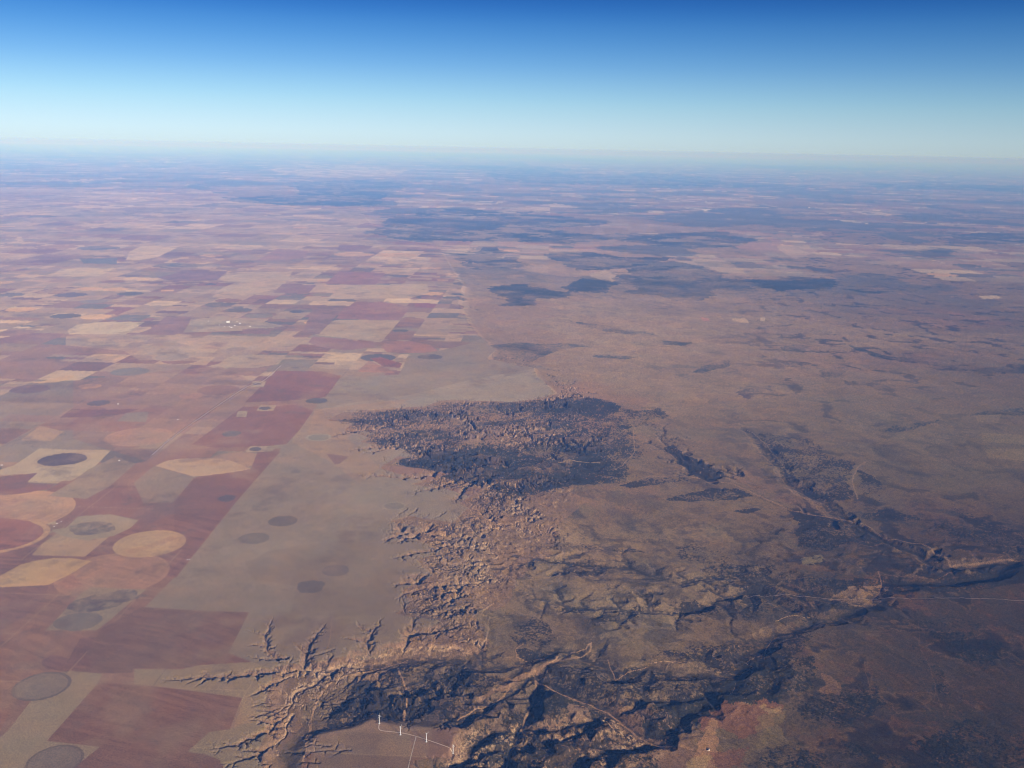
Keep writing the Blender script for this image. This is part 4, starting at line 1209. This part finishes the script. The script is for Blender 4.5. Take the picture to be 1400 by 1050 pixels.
def make_turbine():
    r = empty('wind_turbine', (0, 0, 0))
    m = MB(); m.lathe([(11.5, -1.5), (11.5, .9), (4.5, 1.5)], n=28); m.build('foundation', CONC, r)
    m = MB(); m.lathe([(3.6, 1.3), (3.4, 20), (3.2, 50), (2.7, 80), (2.5, 93.5)], n=24); tw = m.build('tower', WHITE, r)
    m = MB(); m.box((0, -3.65, 3.4), (1.3, .5, 3.2)); m.build('door', CONC, tw)
    m = MB()
    m.add([(-2.1, -5, 93.6), (2.1, -5, 93.6), (2.1, 8, 94.2), (-2.1, 8, 94.2), (-2.1, -5, 98.2), (2.1, -5, 98.2), (1.9, 8, 97.6), (-1.9, 8, 97.6)], [(0, 3, 2, 1), (4, 5, 6, 7), (0, 1, 5, 4), (1, 2, 6, 5), (2, 3, 7, 6), (3, 0, 4, 7)])
    m.build('nacelle', WHITE, r)
    h = MB()
    h.lathe([(1.7, 0), (1.9, 1.2), (1.5, 2.6), (.5, 3.6)], n=16)
    hb = h.build('rotor_hub', WHITE, r)
    hb.location = (0, -5.1, HUBZ)
    hb.rotation_euler = (RAD(90), 0, 0)
    bm = turbine_blade()
    for k in range(3):
        b_ = bm.build('blade', WHITE, r)
        b_.location = (0, -6.6, HUBZ)
        b_.rotation_euler = (0, RAD(120 * k), 0)
    return r


TL = [(518.5, 989.3, 'white wind turbine on the mesa corner where the gravel road ends beside the dark gullies', 62, 10), (547.5, 1004.6, 'white wind turbine just west of the junction of the two gravel roads', 68, 45),
      (583.0, 1014.2, 'white wind turbine just east of the junction of the two gravel roads', 60, 80), (619.5, 1024.3, 'white wind turbine at the road end by the cliff edge, last of the row', 66, 25)]
proto = make_turbine()
for i, (a, b, lab, rz, spin) in enumerate(TL):
    if i == 0:
        t = proto
        parts = [c for c in proto.children]
    else:
        t = proto.copy(); COL.objects.link(t)
        parts = []
        for c in proto.children:
            d = c.copy(); d.parent = t; COL.objects.link(d); parts.append(d)
            for e in c.children:
                q = e.copy(); q.parent = d; COL.objects.link(q)
    x, y = at(a, b)
    t.location = (x, y, zat(x, y))
    t.rotation_euler = (0, 0, RAD(rz))
    k = 0
    for p in parts:
        if p.name.startswith('blade'):
            p.rotation_euler = (0, RAD(spin + 120 * k), 0)
            k += 1
    tag(t, lab, 'wind turbine', 'wind turbines in a row on the mesa')


# ------------------------------------------------------------------ town and farmsteads
def shed(px, py, L, W, hgt, rz, label, name='farm_building', cat='building', group=None):
    x, y = at(px, py)
    r = empty(name, (x, y, zat(x, y)), RAD(rz))
    m = MB()
    a, b = L / 2, W / 2
    m.add([(-a, -b, -1), (a, -b, -1), (a, b, -1), (-a, b, -1), (-a, -b, hgt), (a, -b, hgt), (a, b, hgt), (-a, b, hgt), (-a, 0, hgt + W * .18), (a, 0, hgt + W * .18)],
          [(0, 3, 2, 1), (0, 1, 5, 4), (1, 2, 6, 9, 5), (2, 3, 7, 6), (3, 0, 4, 8, 7), (4, 5, 9, 8), (6, 7, 8, 9)])
    m.build('wall', TIN, r)
    m = MB()
    e, k = 1.2, W * .18
    for s in (-1, 1):
        m.add([(-a - e, s * (b + e), hgt + .2), (a + e, s * (b + e), hgt + .2), (a + e, 0, hgt + k + .5), (-a - e, 0, hgt + k + .5)], [(0, 1, 2, 3)] if s < 0 else [(3, 2, 1, 0)])
    m.build('roof', ROOFM, r)
    m = MB(); m.box((0, -b - .2, hgt * .38), (min(8, L * .3), .3, hgt * .76)); m.build('door', CONC, r)
    return tag(r, label, cat, group)


def elevator(px, py, label):
    x, y = at(px, py)
    r = empty('grain_elevator', (x, y, zat(x, y)), RAD(20))
    m = MB()
    for k in range(6):
        m = MB(); m.lathe([(9, -1), (9, 42), (6, 45), (1, 46)], c=(-42 + 17.5 * k, 0, 0), n=20); m.build('silo', CONC, r)
    m = MB(); m.box((0, 0, 50), (92, 9, 8)); m.build('gallery', CONC, r)
    m = MB(); m.box((58, 0, 33), (20, 20, 68)); m.build('headhouse', CONC, r)
    return tag(r, label, 'grain elevator')


elevator(311.5, 441.2, 'tall white grain elevator, brightest building of the distant town')
TG = 'buildings of the small town'
for (px, py, L, W, h_, rz, lab) in ((328, 442.2, 46, 28, 14, 10, 'white shed at the east end of the town, apart from the others'), (321, 445.5, 43, 22, 11, 15, 'pale shed south-east of the grain elevator, upper one of two'), (316.5, 447.8, 53, 28, 12, 0, 'broad pale shed south-east of the elevator, lower one of two'),
                                    (314, 446.5, 25, 14, 9, 30, 'small pale building between elevator and broad shed'), (284.8, 439.2, 37, 15, 9, 5, 'pinkish pale building alone at the west side of the town'), (300, 444.5, 28, 12, 8, 12, 'small pale house west of the grain elevator'),
                                    (306.5, 446.5, 25, 12, 8, 80, 'small pale house south-west of the grain elevator'), (324, 439.8, 25, 12, 8, 60, 'small building just north-east of the elevator'), (342, 446.5, 43, 16, 8, 5, 'long low building on the road east of the town')):
    shed(px, py, L, W, h_, rz, lab, 'town_building', 'building', TG)
for (px, py, L, W, h_, rz, lab) in ((161.5, 552.5, 34, 19, 7, 10, 'white farm shed alone in the red country, right of a dark lake bed'), (163, 630, 28, 15, 6, 20, 'white farm shed by the grey block east of the purple oval'), (78, 716, 19, 10, 5, 15, 'white farmhouse in the farmstead above the fan-shaped field'),
                                    (84, 713, 17, 9, 5, 70, 'white barn behind the farmhouse above the fan-shaped field'), (74, 720, 15, 9, 4, 40, 'small white shed at the west of the farmstead'),
                                    (2.5, 636, 31, 16, 6, 5, 'white barn at the left edge beside the pale tan square'), (243, 573.5, 28, 15, 6, 0, 'pale shed by the country road among red fields'), (256, 765.5, 16, 9, 4, 30, 'small pale shed on the pasture edge east of the striped circle'),
                                    (259, 765, 12, 7, 4, 5, 'tiny shed beside another on the pasture edge'), (230, 600.5, 22, 11, 5, 20, 'dim shed where the country road bends')):
    shed(px, py, L, W, h_, rz, lab, 'farm_building', 'farm building', 'farm buildings on the high plain')

# ------------------------------------------------------------------ stock pond with its pale crescent bank
x0, y0 = at(966.8, 1034.5, -190)
zp = max(zat(x0 + dx, y0 + dy) for dx in (-18, 0, 18) for dy in (-18, 0, 18))
r = empty('stock_pond', (x0, y0, zp))
m = MB()
n = 26
v, f = [], []
for k in range(n + 1):
    a = RAD(-125 + 230 * k / n)
    w = 9.5 * math.sin(math.pi * min(max(k / n, .04), .96)) ** .5
    hh = 11 * math.sin(math.pi * min(max(k / n, .04), .96)) ** .6
    for (q, z) in ((-1, -9), (-.25, hh), (.25, hh), (1, -9)):
        rad = 15.5 + q * w
        v.append((rad * math.cos(a), rad * 1.25 * math.sin(a), z))
for k in range(n):
    for q in range(3):
        f.append((k * 4 + q, k * 4 + q + 1, k * 4 + 5 + q, k * 4 + 4 + q))
f += [(0, 1, 2, 3)[::-1], (n * 4, n * 4 + 1, n * 4 + 2, n * 4 + 3)]
m.add(v, f)
m.build('bank', BANKM, r)
m = MB(); m.lathe([(15, -4), (15, .6)], c=(-3, 0, 0), n=28); m.build('water', POND, r)
tag(r, 'small dark stock pond behind a pale crescent-shaped earth bank', 'pond')

# ------------------------------------------------------------------ air
HAZE_DENS = 9.6e-6
ZLO, ZHI, RB = float(Z.min()) - 1.0, H + 60.0, float(rr[-1]) + 2000
m = MB(); m.box((0, 0, (ZLO + ZHI) / 2), (2 * RB, 2 * RB, ZHI - ZLO))
hm, N, L = newmat('thin_air')
out = N.new('ShaderNodeOutputMaterial')
pv = N.new('ShaderNodeVolumePrincipled')
pv.inputs['Color'].default_value = (.155, .375, 1.0, 1)
pv.inputs['Density'].default_value = HAZE_DENS
pv.inputs['Absorption Color'].default_value = (.86, .91, 1, 1)
pv.inputs['Anisotropy'].default_value = -0.25
L.new(pv.outputs['Volume'], out.inputs['Volume'])
hz = m.build('haze', hm)
tag(hz, 'thin bluish air over the plain, thickening towards the horizon', 'haze', kind='stuff')

# ------------------------------------------------------------------ light
SUN_AZ, SUN_EL = 145.0, 18.0        # clockwise from +Y; behind the camera, to the right
S = D.lights.new('sun', 'SUN')
S.energy = 4.6
S.angle = RAD(.53)
S.color = (1.0, .91, .89)
so = link(D.objects.new('sun', S))
so.rotation_euler = (RAD(90 - SUN_EL), 0, RAD(180 - SUN_AZ))
so.location = (0, 0, 9000)

W = D.worlds.new('World')
SC.world = W
W.use_nodes = True
N, L = W.node_tree.nodes, W.node_tree.links
N.clear()
out = N.new('ShaderNodeOutputWorld')
bg = N.new('ShaderNodeBackground')
bg.inputs['Strength'].default_value = .105
sky = N.new('ShaderNodeTexSky')
sky.sky_type = 'NISHITA'
sky.sun_disc = False
sky.sun_elevation = RAD(SUN_EL)
sky.sun_rotation = RAD(SUN_AZ)
sky.altitude = 6000
sky.air_density = 1.0
sky.dust_density = 1.0
sky.ozone_density = 3.0
tc = N.new('ShaderNodeTexCoord')
sx = N.new('ShaderNodeSeparateXYZ')
mx = N.new('ShaderNodeMath'); mx.operation = 'MAXIMUM'; mx.inputs[1].default_value = 0.0
cx = N.new('ShaderNodeCombineXYZ')
L.new(tc.outputs['Generated'], sx.inputs[0])
L.new(sx.outputs['X'], cx.inputs['X']); L.new(sx.outputs['Y'], cx.inputs['Y'])
L.new(sx.outputs['Z'], mx.inputs[0]); L.new(mx.outputs[0], cx.inputs['Z'])
L.new(cx.outputs[0], sky.inputs['Vector'])
mr = N.new('ShaderNodeMapRange'); mr.inputs['From Max'].default_value = .25
rp = N.new('ShaderNodeValToRGB')
el = rp.color_ramp.elements
for k, (p_, c_) in enumerate(((0, (.67, .625, .645)), (.05, (.84, .745, .69)), (.11, (.89, .79, .69)), (.19, (.87, .86, .71)), (.31, (.57, .73, .75)), (.46, (.24, .54, .72)), (.572, (.09, .31, .60)), (1, (.06, .18, .40)))):
    e_ = el[k] if k < 2 else el.new(p_)
    e_.position = p_
    e_.color = (*c_, 1)
rp.color_ramp.interpolation = 'B_SPLINE'
ml = N.new('ShaderNodeMix'); ml.data_type = 'RGBA'; ml.blend_type = 'MULTIPLY'; ml.inputs[0].default_value = 1
L.new(mx.outputs[0], mr.inputs['Value']); L.new(mr.outputs['Result'], rp.inputs['Fac'])
L.new(sky.outputs['Color'], ml.inputs[6]); L.new(rp.outputs['Color'], ml.inputs[7])
L.new(ml.outputs[2], bg.inputs['Color'])
L.new(bg.outputs[0], out.inputs['Surface'])

# ------------------------------------------------------------------ camera and picture
cam = D.cameras.new('camera')
co = link(D.objects.new('camera', cam))
co.location = (0, 0, H)
cam.sensor_fit = 'HORIZONTAL'
cam.sensor_width = 36
cam.lens = 36 * F / 1400
cam.clip_start = 10
cam.clip_end = 4e6
from mathutils import Matrix
# level camera looking along +Y, then pitch down, then roll about its own axis
co.matrix_world = Matrix.Translation((0, 0, H)) @ Matrix.Rotation(RAD(90) - PITCH, 4, 'X') @ Matrix.Rotation(ROLL, 4, 'Z')
SC.camera = co
vs = SC.view_settings
vs.view_transform = 'Standard'
vs.look = 'None'
vs.gamma = 1
vs.exposure = 0.23
SC.cycles.use_denoising = True
SC.cycles.filter_width = 1.05
SC.cycles.max_bounces = 4
SC.cycles.volume_bounces = 0
SC.render.film_transparent = False
print('segments', NSEG, 'verts', NR * NA, 'fields', len(FIELDS))
